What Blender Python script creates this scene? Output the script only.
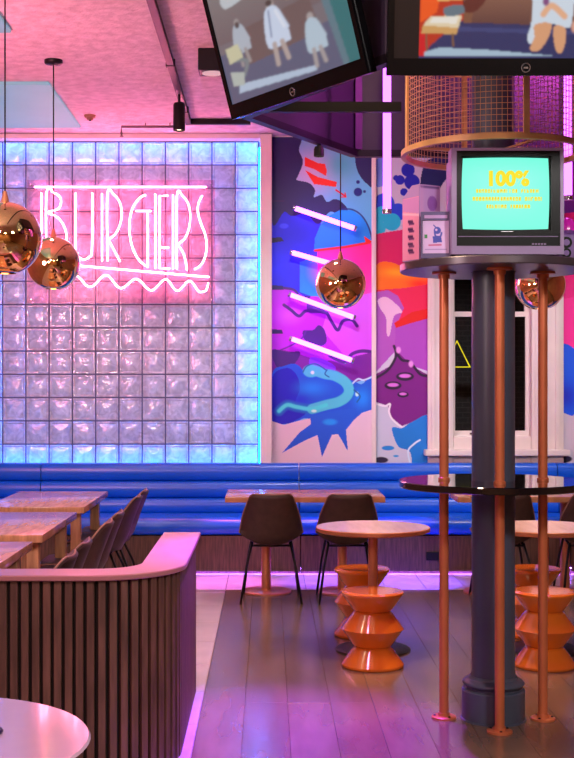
import bpy, bmesh, math, random
import numpy as np
from mathutils import Vector, Matrix

random.seed(7)
for o in list(bpy.data.objects):
    bpy.data.objects.remove(o)
scene = bpy.context.scene
col = scene.collection
PI = math.pi

# ------------------------------------------------------------------ camera
EYE = 1.53
F = 1250.0
VX, VY = 268.0, 384.0
cam_d = bpy.data.cameras.new('camera')
cam = bpy.data.objects.new('camera', cam_d)
col.objects.link(cam)
cam.location = (0, 0, EYE)
cam.rotation_euler = (PI / 2, 0, 0)
cam_d.sensor_fit = 'AUTO'
cam_d.sensor_width = 36.0
cam_d.lens = F / 758.0 * 36.0
cam_d.shift_x = (287 - VX) / 758.0
cam_d.shift_y = (VY - 379) / 758.0
scene.camera = cam

# ------------------------------------------------------------------ world, exposure
w = bpy.data.worlds.new('world')
scene.world = w
w.use_nodes = True
w.node_tree.nodes['Background'].inputs[0].default_value = (0.10, 0.08, 0.12, 1)
w.node_tree.nodes['Background'].inputs[1].default_value = 0.3
vs = scene.view_settings
vs.view_transform = 'Standard'
vs.look = 'None'
vs.gamma = 1
vs.exposure = 0.0
vs.use_curve_mapping = False

# ------------------------------------------------------------------ added fill lamps
def lin(c):
    return tuple(((v / 255) / 12.92 if v / 255 <= 0.04045 else ((v / 255 + 0.055) / 1.055) ** 2.4) for v in c)

def spot(name, loc, target, energy, color, angle=70, blend=0.7, size=0.06):
    l = bpy.data.lights.new(name, 'SPOT')
    l.energy = energy; l.color = color; l.spot_size = math.radians(angle)
    l.spot_blend = blend; l.shadow_soft_size = size
    o = bpy.data.objects.new(name, l)
    col.objects.link(o)
    o.location = loc
    o.rotation_euler = (Vector(target) - Vector(loc)).to_track_quat('-Z', 'Y').to_euler()
    return o

def point(name, loc, energy, color, size=0.2):
    l = bpy.data.lights.new(name, 'POINT')
    l.energy = energy; l.color = color; l.shadow_soft_size = size
    o = bpy.data.objects.new(name, l)
    col.objects.link(o); o.location = loc
    return o

WARM = (1.0, 0.72, 0.45)
NEUT = (1.0, 0.95, 0.92)
PINK = (1.0, 0.20, 0.36)
MAG = (0.85, 0.12, 0.85)
CZ = 3.66          # ceiling height
# warm fill spots added over the tables, without fittings
for i, (x, y, e) in enumerate([(-1.55, 8.6, 70), (-1.55, 7.1, 80), (-1.55, 5.7, 80), (0.26, 9.0, 70),
                               (1.9, 9.0, 70), (0.6, 7.0, 190), (1.65, 7.0, 190), (0.35, 5.6, 70)]):
    spot('table_fill', (x, y, 3.4), (x, y, 0), e, WARM, 80, 0.8)
# added fill spots without fittings, aimed at the murals, the window and the bench
for (x, y, tx, tz, e) in [(0.1, 8.2, 0.45, 1.3, 120), (0.1, 8.2, 0.9, 2.4, 70), (2.3, 8.3, 1.9, 1.4, 130), (2.6, 8.3, 2.6, 1.2, 60), (-1.2, 7.9, -1.2, 0.1, 60)]:
    spot('wall_fill', (x, y, 3.45), (tx, 10.7, tz), e, NEUT, 56, 0.8)
# fill spots added out of frame to brighten the room
for (x, y, e, c_) in [(-1.6, 1.2, 60, (1.0, 0.36, 0.62)), (1.9, 1.6, 130, NEUT), (0.4, -1.2, 80, WARM)]:
    spot('room_fill', (x, y, 3.5), (x*0.6, y+2.6, 0.6), e*3.0, c_, 120, 0.8, 0.25)
for x in (-1.6, 1.8):  # warm spots added to brighten the rear wall mirrored in the globes
    spot('rear_wall_fill', (x, -1.6, 3.45), (x*0.8, -3.4, 1.0), 380, WARM, 110, 0.9, 0.15)
# coloured fills added to tint partition, floor, gantry and ceiling
spot('pink_fill', (-0.45, 5.0, 3.45), (-0.6, 5.75, 0.7), 190, (1.0, 0.28, 0.52), 52, 0.9, 0.1)
spot('violet_fill', (0.258, 6.335, 2.655), (0.08, 5.40, 0), 1900, (0.27, 0.02, 1.0), 46, 1.0, 0.03)  # added at the gantry spotlight to turn the near floor violet
spot('blue_fill', (1.06, 9.72, 3.58), (1.06, 9.66, 0), 4200, (0.12, 0.05, 1.0), 17, 0.9, 0.05)  # added for the blue patch of floor by the bench
spot('lilac_fill', (-0.36, 9.98, 3.59), (-0.32, 9.62, 0), 1200, (0.85, 0.16, 1.0), 16, 0.9, 0.05)  # added for the lilac patch of floor by the bench
spot('violet_fill', (0.45, 9.98, 3.58), (0.45, 9.68, 0), 1900, (0.22, 0.08, 1.0), 15, 0.9, 0.05)  # added for the violet patch of floor by the bench
point('gantry_fill', (0.55, 5.25, 3.45), 26, (1.0, 0.62, 0.45), 0.08)  # unseen warm fill added inside the gantry for the drum
point('gantry_fill', (1.62, 6.15, 3.40), 60, (1.0, 0.10, 0.85), 0.08)  # unseen magenta fill added inside the gantry
spot('pink_fill', (-2.5, 6.2, 2.2), (-1.0, 9.4, 3.66), 400, PINK, 120, 1.0, 0.3)  # unseen uplight added to tint the ceiling pink
spot('pink_fill', (-2.3, 3.0, 2.4), (-1.0, 7.4, 3.66), 400, (1.0, 0.76, 0.74), 110, 1.0, 0.3)  # unseen paler uplight added for the nearer ceiling

# ------------------------------------------------------------------ helpers
def at(px, py, d):
    return Vector(((px - VX) * d / F, d, EYE + (VY - py) * d / F))

MATS = {}
def nodes_of(m):
    return m.node_tree.nodes, m.node_tree.links

def mat(name, rgb, rough=0.5, metal=0.0, vary=0.12, scale=8.0, bump=0.0, bscale=40.0, coat=0.0, spec=0.5,
        rnd=0.0, stretch=None, rgb2=None, emit=None, estr=0.0, detail=4.0):
    """procedural principled material: noise varied colour, fine relief"""
    if name in MATS: return MATS[name]
    m = bpy.data.materials.new(name); m.use_nodes = True
    N, L = nodes_of(m)
    b = N['Principled BSDF']
    b.inputs['Roughness'].default_value = rough
    b.inputs['Metallic'].default_value = metal
    b.inputs['Coat Weight'].default_value = coat
    b.inputs['Coat Roughness'].default_value = 0.06
    b.inputs['Specular IOR Level'].default_value = spec
    c = lin(rgb)
    geo = N.new('ShaderNodeNewGeometry')
    mp = N.new('ShaderNodeMapping')
    L.new(geo.outputs['Position'], mp.inputs['Vector'])
    if stretch: mp.inputs['Scale'].default_value = stretch
    nz = N.new('ShaderNodeTexNoise')
    nz.inputs['Scale'].default_value = scale
    nz.inputs['Detail'].default_value = detail
    L.new(mp.outputs[0], nz.inputs['Vector'])
    mix = N.new('ShaderNodeMix'); mix.data_type = 'RGBA'
    c2 = lin(rgb2) if rgb2 else tuple(v * (1 - 2.2 * vary) for v in c)
    c1 = c if rgb2 else tuple(min(1, v * (1 + vary)) for v in c)
    mix.inputs['A'].default_value = (*c1, 1)
    mix.inputs['B'].default_value = (*c2, 1)
    rmp = N.new('ShaderNodeMapRange')
    rmp.inputs[1].default_value = 0.3; rmp.inputs[2].default_value = 0.7
    L.new(nz.outputs['Fac'], rmp.inputs[0])
    L.new(rmp.outputs[0], mix.inputs['Factor'])
    out = mix.outputs['Result']
    if rnd:
        oi = N.new('ShaderNodeObjectInfo')
        hs = N.new('ShaderNodeHueSaturation')
        mr = N.new('ShaderNodeMapRange')
        mr.inputs[3].default_value = 1 - rnd; mr.inputs[4].default_value = 1 + rnd
        L.new(oi.outputs['Random'], mr.inputs[0])
        L.new(mr.outputs[0], hs.inputs['Value'])
        L.new(out, hs.inputs['Color'])
        out = hs.outputs[0]
    L.new(out, b.inputs['Base Color'])
    if bump:
        n2 = N.new('ShaderNodeTexNoise'); n2.inputs['Scale'].default_value = bscale
        n2.inputs['Detail'].default_value = 3
        L.new(mp.outputs[0], n2.inputs['Vector'])
        bp = N.new('ShaderNodeBump'); bp.inputs['Strength'].default_value = bump
        bp.inputs['Distance'].default_value = 0.01
        L.new(n2.outputs['Fac'], bp.inputs['Height'])
        L.new(bp.outputs[0], b.inputs['Normal'])
    if emit:
        b.inputs['Emission Color'].default_value = (*emit, 1)
        b.inputs['Emission Strength'].default_value = estr
    MATS[name] = m
    return m

def emat(name, rgb, strength):
    """something that gives off light"""
    if name in MATS: return MATS[name]
    m = bpy.data.materials.new(name); m.use_nodes = True
    N, L = nodes_of(m)
    N.remove(N['Principled BSDF'])
    e = N.new('ShaderNodeEmission')
    e.inputs[0].default_value = (*rgb, 1); e.inputs[1].default_value = strength
    L.new(e.outputs[0], N['Material Output'].inputs[0])
    MATS[name] = m
    return m

def paint_mat(name, rough=0.55, emission=0.0, coat=0.0):
    """painted / printed colours held in the mesh attribute 'paint'"""
    if name in MATS: return MATS[name]
    m = bpy.data.materials.new(name); m.use_nodes = True
    N, L = nodes_of(m)
    b = N['Principled BSDF']
    a = N.new('ShaderNodeAttribute'); a.attribute_name = 'paint'
    if emission:
        b.inputs['Base Color'].default_value = (0.01, 0.01, 0.012, 1)
        L.new(a.outputs['Color'], b.inputs['Emission Color'])
        b.inputs['Emission Strength'].default_value = emission
    else:
        L.new(a.outputs['Color'], b.inputs['Base Color'])
    b.inputs['Roughness'].default_value = rough
    b.inputs['Coat Weight'].default_value = coat
    MATS[name] = m
    return m

def thin_glass(name, tint=(1, 1, 1), gloss=0.1, trans_tint=None):
    if name in MATS: return MATS[name]
    m = bpy.data.materials.new(name); m.use_nodes = True
    N, L = nodes_of(m)
    N.remove(N['Principled BSDF'])
    t = N.new('ShaderNodeBsdfTransparent'); t.inputs[0].default_value = (*tint, 1)
    g = N.new('ShaderNodeBsdfGlossy'); g.inputs['Roughness'].default_value = 0.03
    fr = N.new('ShaderNodeFresnel'); fr.inputs[0].default_value = 1.3 + gloss
    mx = N.new('ShaderNodeMixShader')
    L.new(fr.outputs[0], mx.inputs[0]); L.new(t.outputs[0], mx.inputs[1]); L.new(g.outputs[0], mx.inputs[2])
    L.new(mx.outputs[0], N['Material Output'].inputs[0])
    MATS[name] = m
    return m

def link(name, me, m, parent=None, smooth=False, loc=None):
    if m is not None:
        me.materials.clear(); me.materials.append(m)
    if smooth:
        for p in me.polygons: p.use_smooth = True
    o = bpy.data.objects.new(name, me)
    col.objects.link(o)
    if parent is not None: o.parent = parent
    if loc is not None: o.location = loc
    return o

class MB:
    """collects shapes for ONE mesh"""
    def __init__(s): s.bm = bmesh.new()
    def box(s, x0, x1, y0, y1, z0, z1, M=None):
        v = [s.bm.verts.new(p) for p in [(x0,y0,z0),(x1,y0,z0),(x1,y1,z0),(x0,y1,z0),(x0,y0,z1),(x1,y0,z1),(x1,y1,z1),(x0,y1,z1)]]
        if M is not None:
            for q in v: q.co = M @ q.co
        for f in [(0,3,2,1),(4,5,6,7),(0,1,5,4),(1,2,6,5),(2,3,7,6),(3,0,4,7)]:
            s.bm.faces.new([v[i] for i in f])
        return s
    def beam(s, p0, p1, wd, ht):
        """rectangular bar between two points, ht along z"""
        p0, p1 = Vector(p0), Vector(p1)
        d = (p1 - p0); Ln = d.length
        q = d.to_track_quat('Y', 'Z').to_matrix().to_4x4()
        return s.box(-wd/2, wd/2, 0, Ln, -ht/2, ht/2, Matrix.Translation(p0) @ q)
    def tube(s, pts, r, seg=8, closed=False, radii=None):
        pts = [Vector(p) for p in pts]; n = len(pts); rings = []
        up = None
        for i, p in enumerate(pts):
            a = pts[(i-1) % n] if (closed or i > 0) else pts[i]
            b = pts[(i+1) % n] if (closed or i < n-1) else pts[i]
            t = (b - a).normalized()
            if up is None:
                up = t.orthogonal().normalized()
            up = (up - t * up.dot(t))
            up = up.normalized() if up.length > 1e-6 else t.orthogonal().normalized()
            sd = t.cross(up)
            rr = radii[i] if radii else r
            rings.append([s.bm.verts.new(p + (up*math.cos(2*PI*k/seg) + sd*math.sin(2*PI*k/seg))*rr) for k in range(seg)])
        for i in range(n if closed else n-1):
            A, B = rings[i], rings[(i+1) % n]
            for k in range(seg):
                s.bm.faces.new([A[k], A[(k+1) % seg], B[(k+1) % seg], B[k]])
        if not closed:
            s.bm.faces.new(rings[0][::-1]); s.bm.faces.new(rings[-1])
        return s
    def lathe(s, prof, seg=32, c=(0,0,0), capb=True, capt=True, close=False):
        rings = []
        for r, z in prof:
            rings.append([s.bm.verts.new((c[0]+r*math.cos(2*PI*k/seg), c[1]+r*math.sin(2*PI*k/seg), c[2]+z)) for k in range(seg)])
        for i in range(len(rings)-1):
            A, B = rings[i], rings[i+1]
            for k in range(seg):
                s.bm.faces.new([A[k], A[(k+1) % seg], B[(k+1) % seg], B[k]])
        if close:
            A, B = rings[-1], rings[0]
            for k in range(seg): s.bm.faces.new([A[k], A[(k+1) % seg], B[(k+1) % seg], B[k]])
        else:
            if capb: s.bm.faces.new(rings[0][::-1])
            if capt: s.bm.faces.new(rings[-1])
        return s
    def prism_x(s, prof, x0, x1):
        """closed (y,z) profile extruded along x"""
        A = [s.bm.verts.new((x0, y, z)) for y, z in prof]
        B = [s.bm.verts.new((x1, y, z)) for y, z in prof]
        n = len(prof)
        for i in range(n): s.bm.faces.new([A[i], A[(i+1) % n], B[(i+1) % n], B[i]])
        s.bm.faces.new(A[::-1]); s.bm.faces.new(B)
        return s
    def prism_z(s, poly, z0, z1):
        A = [s.bm.verts.new((x, y, z0)) for x, y in poly]
        B = [s.bm.verts.new((x, y, z1)) for x, y in poly]
        n = len(poly)
        for i in range(n): s.bm.faces.new([A[i], A[(i+1) % n], B[(i+1) % n], B[i]])
        s.bm.faces.new(A[::-1]); s.bm.faces.new(B)
        return s
    def prism_y(s, poly, y0, y1):
        A = [s.bm.verts.new((x, y0, z)) for x, z in poly]
        B = [s.bm.verts.new((x, y1, z)) for x, z in poly]
        n = len(poly)
        for i in range(n): s.bm.faces.new([A[i], A[(i+1) % n], B[(i+1) % n], B[i]])
        s.bm.faces.new(A[::-1]); s.bm.faces.new(B)
        return s
    def bevel(s, wd, seg=2, ang=40):
        s.bm.normal_update()
        es = [e for e in s.bm.edges if len(e.link_faces) == 2 and e.calc_face_angle(0) > math.radians(ang)]
        bmesh.ops.bevel(s.bm, geom=es, offset=wd, segments=seg, affect='EDGES', profile=0.6)
        return s
    def mesh(s, name):
        bmesh.ops.recalc_face_normals(s.bm, faces=s.bm.faces)
        me = bpy.data.meshes.new(name); s.bm.to_mesh(me); s.bm.free()
        return me
    def build(s, name, m, parent=None, smooth=False, ang=None, loc=None):
        me = s.mesh(name)
        o = link(name, me, m, parent, smooth or ang is not None, loc)
        if ang is not None:
            me.set_sharp_from_angle(angle=math.radians(ang))
        return o

def tag(o, label, cat, group=None):
    o['label'] = label; o['category'] = cat
    if group: o['group'] = group
    return o

def struct(o):
    o['kind'] = 'structure'
    return o

def empty(name, loc=(0, 0, 0), rot=(0, 0, 0)):
    o = bpy.data.objects.new(name, None)
    col.objects.link(o); o.location = loc; o.rotation_euler = rot
    o.empty_display_size = 0.1
    return o

def thing(name, label, cat, loc=(0, 0, 0), rot=(0, 0, 0), group=None):
    return tag(empty(name, loc, rot), label, cat, group)

def copy_tree(o, parent=None):
    c = o.copy(); col.objects.link(c); c.parent = parent
    for ch in list(o.children): copy_tree(ch, c)
    return c

def smooth_path(pts, n=8, closed=False):
    """Catmull-Rom through the points"""
    P = [np.array(p, float) for p in pts]; m = len(P); out = []
    for i in range(m if closed else m-1):
        p0 = P[(i-1) % m] if (closed or i > 0) else P[i]
        p1 = P[i]; p2 = P[(i+1) % m]
        p3 = P[(i+2) % m] if (closed or i+2 < m) else P[(i+1) % m]
        for k in range(n):
            t = k / n
            out.append(0.5*((2*p1)+(-p0+p2)*t+(2*p0-5*p1+4*p2-p3)*t*t+(-p0+3*p1-3*p2+p3)*t**3))
    if not closed: out.append(P[-1])
    return out

# ---- flat painted pictures (murals, screens, prints): colours per vertex of a fine grid
class Canvas:
    def __init__(s, x0, x1, y0, y1, step, base):
        s.nx = int(round((x1-x0)/step))+1; s.ny = int(round((y1-y0)/step))+1
        s.xs = np.linspace(x0, x1, s.nx); s.ys = np.linspace(y0, y1, s.ny)
        s.X, s.Y = np.meshgrid(s.xs, s.ys)
        s.C = np.empty((s.ny, s.nx, 3)); s.C[:] = lin(base)
        s.step = step
        s.hole = np.zeros((s.ny, s.nx), bool)
    def blend(s, a, rgb):
        a = np.clip(a, 0, 1)[..., None]
        s.C = s.C*(1-a) + np.array(lin(rgb))*a
    def inside(s, poly):
        r = np.zeros(s.X.shape, bool); n = len(poly)
        for i in range(n):
            xa, ya = poly[i]; xb, yb = poly[(i+1) % n]
            if ya == yb: continue
            c = (s.Y > min(ya, yb)) & (s.Y <= max(ya, yb))
            xi = xa + (s.Y-ya)*(xb-xa)/(yb-ya)
            r ^= c & (s.X < xi)
        return r
    def poly(s, pts, rgb, smooth=False, rgb2=None, axis='y'):
        p = smooth_path(pts, 6, True) if smooth else pts
        m = s.inside([(q[0], q[1]) for q in p]).astype(float)
        s.blend(m, rgb)
        if rgb2 is not None:
            q = np.array(p); lo = q.min(0); hi = q.max(0)
            t = (s.Y-lo[1])/(hi[1]-lo[1]+1e-6) if axis == 'y' else (s.X-lo[0])/(hi[0]-lo[0]+1e-6)
            s.blend(m*np.clip(t, 0, 1), rgb2)
        return s
    def disc(s, cx, cy, rx, ry, rgb, soft=0.15, rot=0):
        ca, sa = math.cos(rot), math.sin(rot)
        dx, dy = s.X-cx, s.Y-cy
        u = (dx*ca+dy*sa)/rx; v = (-dx*sa+dy*ca)/ry
        s.blend((1-np.sqrt(u*u+v*v))/soft, rgb); return s
    def spray(s, cx, cy, rx, ry, rgb, k=1.0):
        s.blend(k*np.exp(-((s.X-cx)/rx)**2-((s.Y-cy)/ry)**2), rgb); return s
    def stroke(s, pts, wd, rgb, smooth=True, soft=0.5, taper=False):
        p = smooth_path(pts, 8) if smooth else [np.array(q, float) for q in pts]
        D = np.full(s.X.shape, 1e9); n = len(p)
        for i in range(n-1):
            a, b = p[i], p[i+1]; d = b-a; L2 = max(d@d, 1e-9)
            t = np.clip(((s.X-a[0])*d[0]+(s.Y-a[1])*d[1])/L2, 0, 1)
            q = np.hypot(s.X-a[0]-t*d[0], s.Y-a[1]-t*d[1])
            if taper: q = q / max(0.15, math.sin(PI*(i+0.5)/(n-1)))
            D = np.minimum(D, q)
        s.blend((wd/2-D)/soft+0.5, rgb); return s
    def clouds(s, blobs, rgb):
        for cx, cy, r in blobs: s.disc(cx, cy, r, r, rgb, 0.06)
        return s
    def blur(s, n):
        for _ in range(n):
            P = np.pad(s.C, ((1, 1), (1, 1), (0, 0)), 'edge')
            s.C = (P[:-2, 1:-1]+P[2:, 1:-1]+P[1:-1, :-2]+P[1:-1, 2:]+2*s.C)/6
        return s
    def saturate(s, k):
        l = (s.C @ np.array([0.2126, 0.7152, 0.0722]))[..., None]
        s.C = np.clip(l + (s.C-l)*k, 0.002, 1); return s
    def build(s, name, fn, m, parent=None):
        """fn maps (px,py) arrays to x,y,z arrays"""
        x, y, z = fn(s.X, s.Y)
        co = np.stack([x, y, z], -1).reshape(-1, 3)
        idx = np.arange(s.nx*s.ny).reshape(s.ny, s.nx)
        q = np.stack([idx[:-1, :-1], idx[1:, :-1], idx[1:, 1:], idx[:-1, 1:]], -1)
        keep = ~(s.hole[:-1, :-1] & s.hole[1:, 1:] & s.hole[:-1, 1:] & s.hole[1:, :-1])
        q = q[keep].reshape(-1, 4)
        me = bpy.data.meshes.new(name)
        me.vertices.add(len(co)); me.vertices.foreach_set('co', co.ravel())
        me.loops.add(q.size); me.loops.foreach_set('vertex_index', q.ravel().astype(np.int32))
        me.polygons.add(len(q))
        me.polygons.foreach_set('loop_start', np.arange(0, q.size, 4, dtype=np.int32))
        me.polygons.foreach_set('loop_total', np.full(len(q), 4, np.int32))
        at_ = me.color_attributes.new('paint', 'FLOAT_COLOR', 'POINT')
        at_.data.foreach_set('color', np.concatenate([s.C.reshape(-1, 3), np.ones((s.nx*s.ny, 1))], 1).ravel())
        me.update(); me.validate()
        return link(name, me, m, parent)

# ------------------------------------------------------------------ materials
M_ceil = mat('ceiling_plaster', (214, 204, 204), 0.9, vary=0.10, scale=14.0, bump=1.0, bscale=22, detail=6)
M_cpanel = mat('skylight_panel', (90, 112, 120), 0.6, vary=0.04, scale=5, emit=(0.16, 0.40, 0.50), estr=0.7)
M_white = mat('white_paint', (232, 222, 220), 0.45, vary=0.03, scale=4)
M_dwall = mat('dining_wall_timber', (164, 122, 92), 0.6, vary=0.08, scale=2)
M_mortar = mat('block_joint', (82, 92, 130), 0.6, vary=0.1, scale=10)
M_block = bpy.data.materials.new('wavy_glass_block'); M_block.use_nodes = True
def _blk(m):
    N, L = nodes_of(m)
    N.remove(N['Principled BSDF'])
    geo = N.new('ShaderNodeNewGeometry')
    n1 = N.new('ShaderNodeTexNoise'); n1.inputs['Scale'].default_value = 15; n1.inputs['Detail'].default_value = 2; n1.inputs['Distortion'].default_value = 1.2
    L.new(geo.outputs['Position'], n1.inputs['Vector'])
    mr = N.new('ShaderNodeMapRange'); mr.inputs[1].default_value = 0.33; mr.inputs[2].default_value = 0.68
    L.new(n1.outputs['Fac'], mr.inputs[0])
    mx = N.new('ShaderNodeMix'); mx.data_type = 'RGBA'
    mx.inputs['A'].default_value = (0.56, 0.58, 0.64, 1); mx.inputs['B'].default_value = (0.86, 0.88, 0.94, 1)
    L.new(mr.outputs[0], mx.inputs['Factor'])
    bp = N.new('ShaderNodeBump'); bp.inputs['Strength'].default_value = 0.5; bp.inputs['Distance'].default_value = 0.012
    L.new(n1.outputs['Fac'], bp.inputs['Height'])
    tl = N.new('ShaderNodeBsdfTranslucent'); df = N.new('ShaderNodeBsdfDiffuse'); gl = N.new('ShaderNodeBsdfGlossy')
    gl.inputs['Roughness'].default_value = 0.16
    for b in (tl, df): L.new(mx.outputs['Result'], b.inputs['Color'])
    for b in (df, gl): L.new(bp.outputs[0], b.inputs['Normal'])
    m1 = N.new('ShaderNodeMixShader'); m1.inputs[0].default_value = 0.45
    L.new(tl.outputs[0], m1.inputs[1]); L.new(df.outputs[0], m1.inputs[2])
    m2 = N.new('ShaderNodeMixShader'); m2.inputs[0].default_value = 0.07
    L.new(m1.outputs[0], m2.inputs[1]); L.new(gl.outputs[0], m2.inputs[2])
    L.new(m2.outputs[0], N['Material Output'].inputs[0])
_blk(M_block)
M_plank = mat('floor_oak', (116, 92, 76), 0.22, vary=0.12, scale=2.2, stretch=(4, 0.8, 1), rnd=0.14, spec=0.6)
M_tile = mat('pale_floor_tile', (196, 178, 182), 0.28, vary=0.06, scale=6, rnd=0.06)
M_grout = mat('floor_grout', (92, 80, 82), 0.8, vary=0.1)
M_vinyl = mat('blue_vinyl', (6, 92, 224), 0.30, vary=0.05, scale=4, bump=0.05, bscale=90, spec=0.5)
M_plinth = mat('plinth_walnut', (98, 68, 56), 0.45, vary=0.25, scale=5, stretch=(14, 1, 1.2), bump=0.1)
M_slat = mat('slat_walnut', (104, 70, 60), 0.5, vary=0.2, scale=6, stretch=(6, 6, 0.8), rnd=0.10)
M_slatback = mat('partition_core', (28, 18, 18), 0.8)
M_cap = mat('partition_cap_lacquer', (172, 116, 120), 0.3, vary=0.06, scale=4, stretch=(1, 1, 1), coat=0.2)
M_tabtop = mat('table_oak', (196, 142, 104), 0.22, vary=0.16, scale=4, stretch=(10, 1.4, 1), coat=0.25)
M_tabtopx = mat('table_oak_across', (196, 138, 100), 0.25, vary=0.16, scale=4, stretch=(1.4, 10, 1), coat=0.2)
M_rtop = mat('round_top_oak', (214, 178, 156), 0.2, vary=0.06, scale=3, stretch=(8, 1.0, 1), coat=0.3)
M_rim = mat('table_rim_copper', (186, 112, 72), 0.35, 0.3, vary=0.1)
M_copper = mat('copper', (216, 140, 104), 0.30, 0.6, vary=0.08, scale=6)
M_copperp = mat('copper_paint', (206, 116, 76), 0.36, 0.35, vary=0.06, scale=6)
M_mirror = mat('copper_mirror', (255, 214, 150), 0.03, 1.0, vary=0.02)
M_black = mat('black_metal', (14, 12, 15), 0.45, 0.0, vary=0.1, spec=0.25)
M_dark = mat('dark_plum_paint', (40, 30, 52), 0.5, vary=0.1, scale=3)
M_chair = mat('brown_leather', (62, 40, 36), 0.55, vary=0.12, scale=20, bump=0.1, bscale=120)
M_piping = mat('chair_piping', (150, 108, 92), 0.5)
M_orange = mat('orange_lacquer', (214, 106, 30), 0.16, vary=0.04, scale=3, coat=0.6)
M_column = mat('column_slate', (70, 76, 96), 0.38, vary=0.08, scale=3, spec=0.5)
M_gtop = mat('smoked_glass_top', (16, 14, 18), 0.06, vary=0.02, spec=0.6, coat=0.5)
M_shelf = mat('shelf_dark', (84, 74, 82), 0.3, 0.3, vary=0.08)
M_crt = mat('crt_cabinet', (138, 112, 162), 0.4, vary=0.04)
M_crtd = mat('crt_bezel', (9, 8, 11), 0.3, vary=0.05, spec=0.12)
M_wtop = mat('white_laminate', (200, 172, 194), 0.12, vary=0.02, coat=0.4)
M_gold = mat('cage_brass', (216, 164, 112), 0.4, 0.2, vary=0.1)
M_tvb = mat('tv_plastic', (10, 9, 12), 0.25, vary=0.05, spec=0.15)
M_logo = mat('tv_ring_chrome', (190, 190, 200), 0.2, 0.9, vary=0.02)
M_neonp = emat('pink_neon', (1.0, 0.20, 0.33), 50.0)
M_neonv = emat('violet_neon', (0.70, 0.13, 1.0), 4.0)
M_neonw = emat('mural_tube_neon', (0.55, 0.12, 1.0), 7.0)
M_neony = emat('yellow_neon', (1.0, 0.80, 0.02), 1.2)
M_ledb = emat('blue_led', (0.0, 0.20, 1.0), 88.0)
M_ledv = emat('violet_led', (0.26, 0.09, 1.0), 120.0)
M_bulb = emat('warm_bulb', (1.0, 0.8, 0.5), 8.0)
M_paint = paint_mat('mural_paint', 0.5)
M_print = paint_mat('printed_card', 0.45)
M_screen = paint_mat('tv_picture', 0.15, 1.0)
M_crts = paint_mat('crt_picture', 0.5, 1.0)

# ------------------------------------------------------------------ room shell
WY = 10.80           # back wall plane
XL, XR, YB = -3.0, 4.2, -3.5
fl = struct(MB().box(XL, XR, YB, 11.0, -0.12, -0.012).build('floor', M_grout))
ceil = struct(MB().box(XL, XR, YB, 11.0, CZ, CZ+0.15).build('ceiling', M_ceil))
struct(MB().box(XL-0.15, XL, YB, 11.0, -0.12, CZ+0.15).build('wall_left', M_dwall))
struct(MB().box(XR, XR+0.15, YB, 11.0, -0.12, CZ+0.15).build('wall_right', M_dwall))
struct(MB().box(XL-0.15, XR+0.15, YB-0.15, YB, -0.12, CZ+0.15).build('wall_front', M_dwall))
# ceiling panels on the left
for (x0, x1, y0, y1) in [(-2.9, -1.54, 8.79, 10.28), (-2.9, -1.54, 4.6, 7.5)]:
    MB().box(x0, x1, y0, y1, CZ-0.025, CZ-0.001).bevel(0.006, 1).build('ceiling_panel', M_cpanel, ceil)

# floor planks (boards run towards the back wall) and pale tiles
PW = 0.205
plank_mesh = {}
def plank(ln):
    k = round(ln, 2)
    if k not in plank_mesh:
        me = MB().box(0, PW-0.0014, 0, k-0.0014, -0.012, 0).bevel(0.0008, 1).mesh('plank')
        me.materials.append(M_plank); plank_mesh[k] = me
    return plank_mesh[k]
X0 = -0.315
for r in range(14):
    y = 4.2 - random.choice([0, 0.3, 0.6, 0.9, 1.2])
    while y < 9.28:
        ln = min(random.choice([1.2, 1.5, 1.8]), 9.3 - y)
        if ln > 0.05:
            o = bpy.data.objects.new('plank', plank(ln)); col.objects.link(o)
            o.parent = fl; o.location = (X0 + r*PW, y, 0)
        y += ln
MB().box(X0+14*PW, XR, YB, 9.3, -0.012, 0).build('far_boards', M_plank, fl)
MB().box(X0, X0+14*PW, YB, 2.9, -0.012, 0).build('near_boards', M_plank, fl)
def tile(x0, y0, sx, sy):
    k = ('t', round(sx, 3), round(sy, 3))
    if k not in plank_mesh:
        me = MB().box(0.002, sx-0.002, 0.002, sy-0.002, -0.012, 0).bevel(0.0015, 1).mesh('tile')
        me.materials.append(M_tile); plank_mesh[k] = me
    o = bpy.data.objects.new('tile', plank_mesh[k]); col.objects.link(o)
    o.parent = fl; o.location = (x0, y0, 0)
y = 6.22 - 0.6*4
while y < 9.2:
    for k in range(4):
        tile(X0-0.6*(k+1), y, 0.6, 0.6)
    y += 0.6
for k in range(-9, 14):
    for j in range(2):
        tile(X0+0.3*k, 9.3+0.3*j if True else 0, 0.3, 0.3)
    tile(X0+0.3*k, 9.9, 0.3, 0.3)
MB().box(XL, X0-2.4, YB, 9.3, -0.012, 0).build('side_tiling', M_tile, fl)
MB().box(X0-2.4, X0, YB, 3.82, -0.012, 0).build('near_tiling', M_tile, fl)

# back wall with the window opening
def wx(px, d=WY): return (px-VX)*d/F
def wz(py, d=WY): return EYE + (VY-py)*d/F
OX0, OX1, OZ0, OZ1 = wx(452), wx(530), wz(436), wz(228)
wb = MB()
_gx1 = wx(258.5, 10.74); _gz1 = wz(141.6, 10.74)
_a, _b, _c, _d = _gx1-2.446, _gx1+0.046, _gz1-2.846, min(_gz1+0.046, CZ-0.001)
wb.box(XL, _a, WY, 11.0, -0.012, CZ); wb.box(_b, OX0, WY, 11.0, -0.012, CZ)
wb.box(_a, _b, WY, 11.0, -0.012, _c); wb.box(_a, _b, WY, 11.0, _d, CZ)
wb.box(OX1, XR, WY, 11.0, -0.012, CZ)
wb.box(OX0, OX1, WY, 11.0, -0.012, OZ0); wb.box(OX0, OX1, WY, 11.0, OZ1, CZ)
wall = struct(wb.build('wall_back', M_white))
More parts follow.
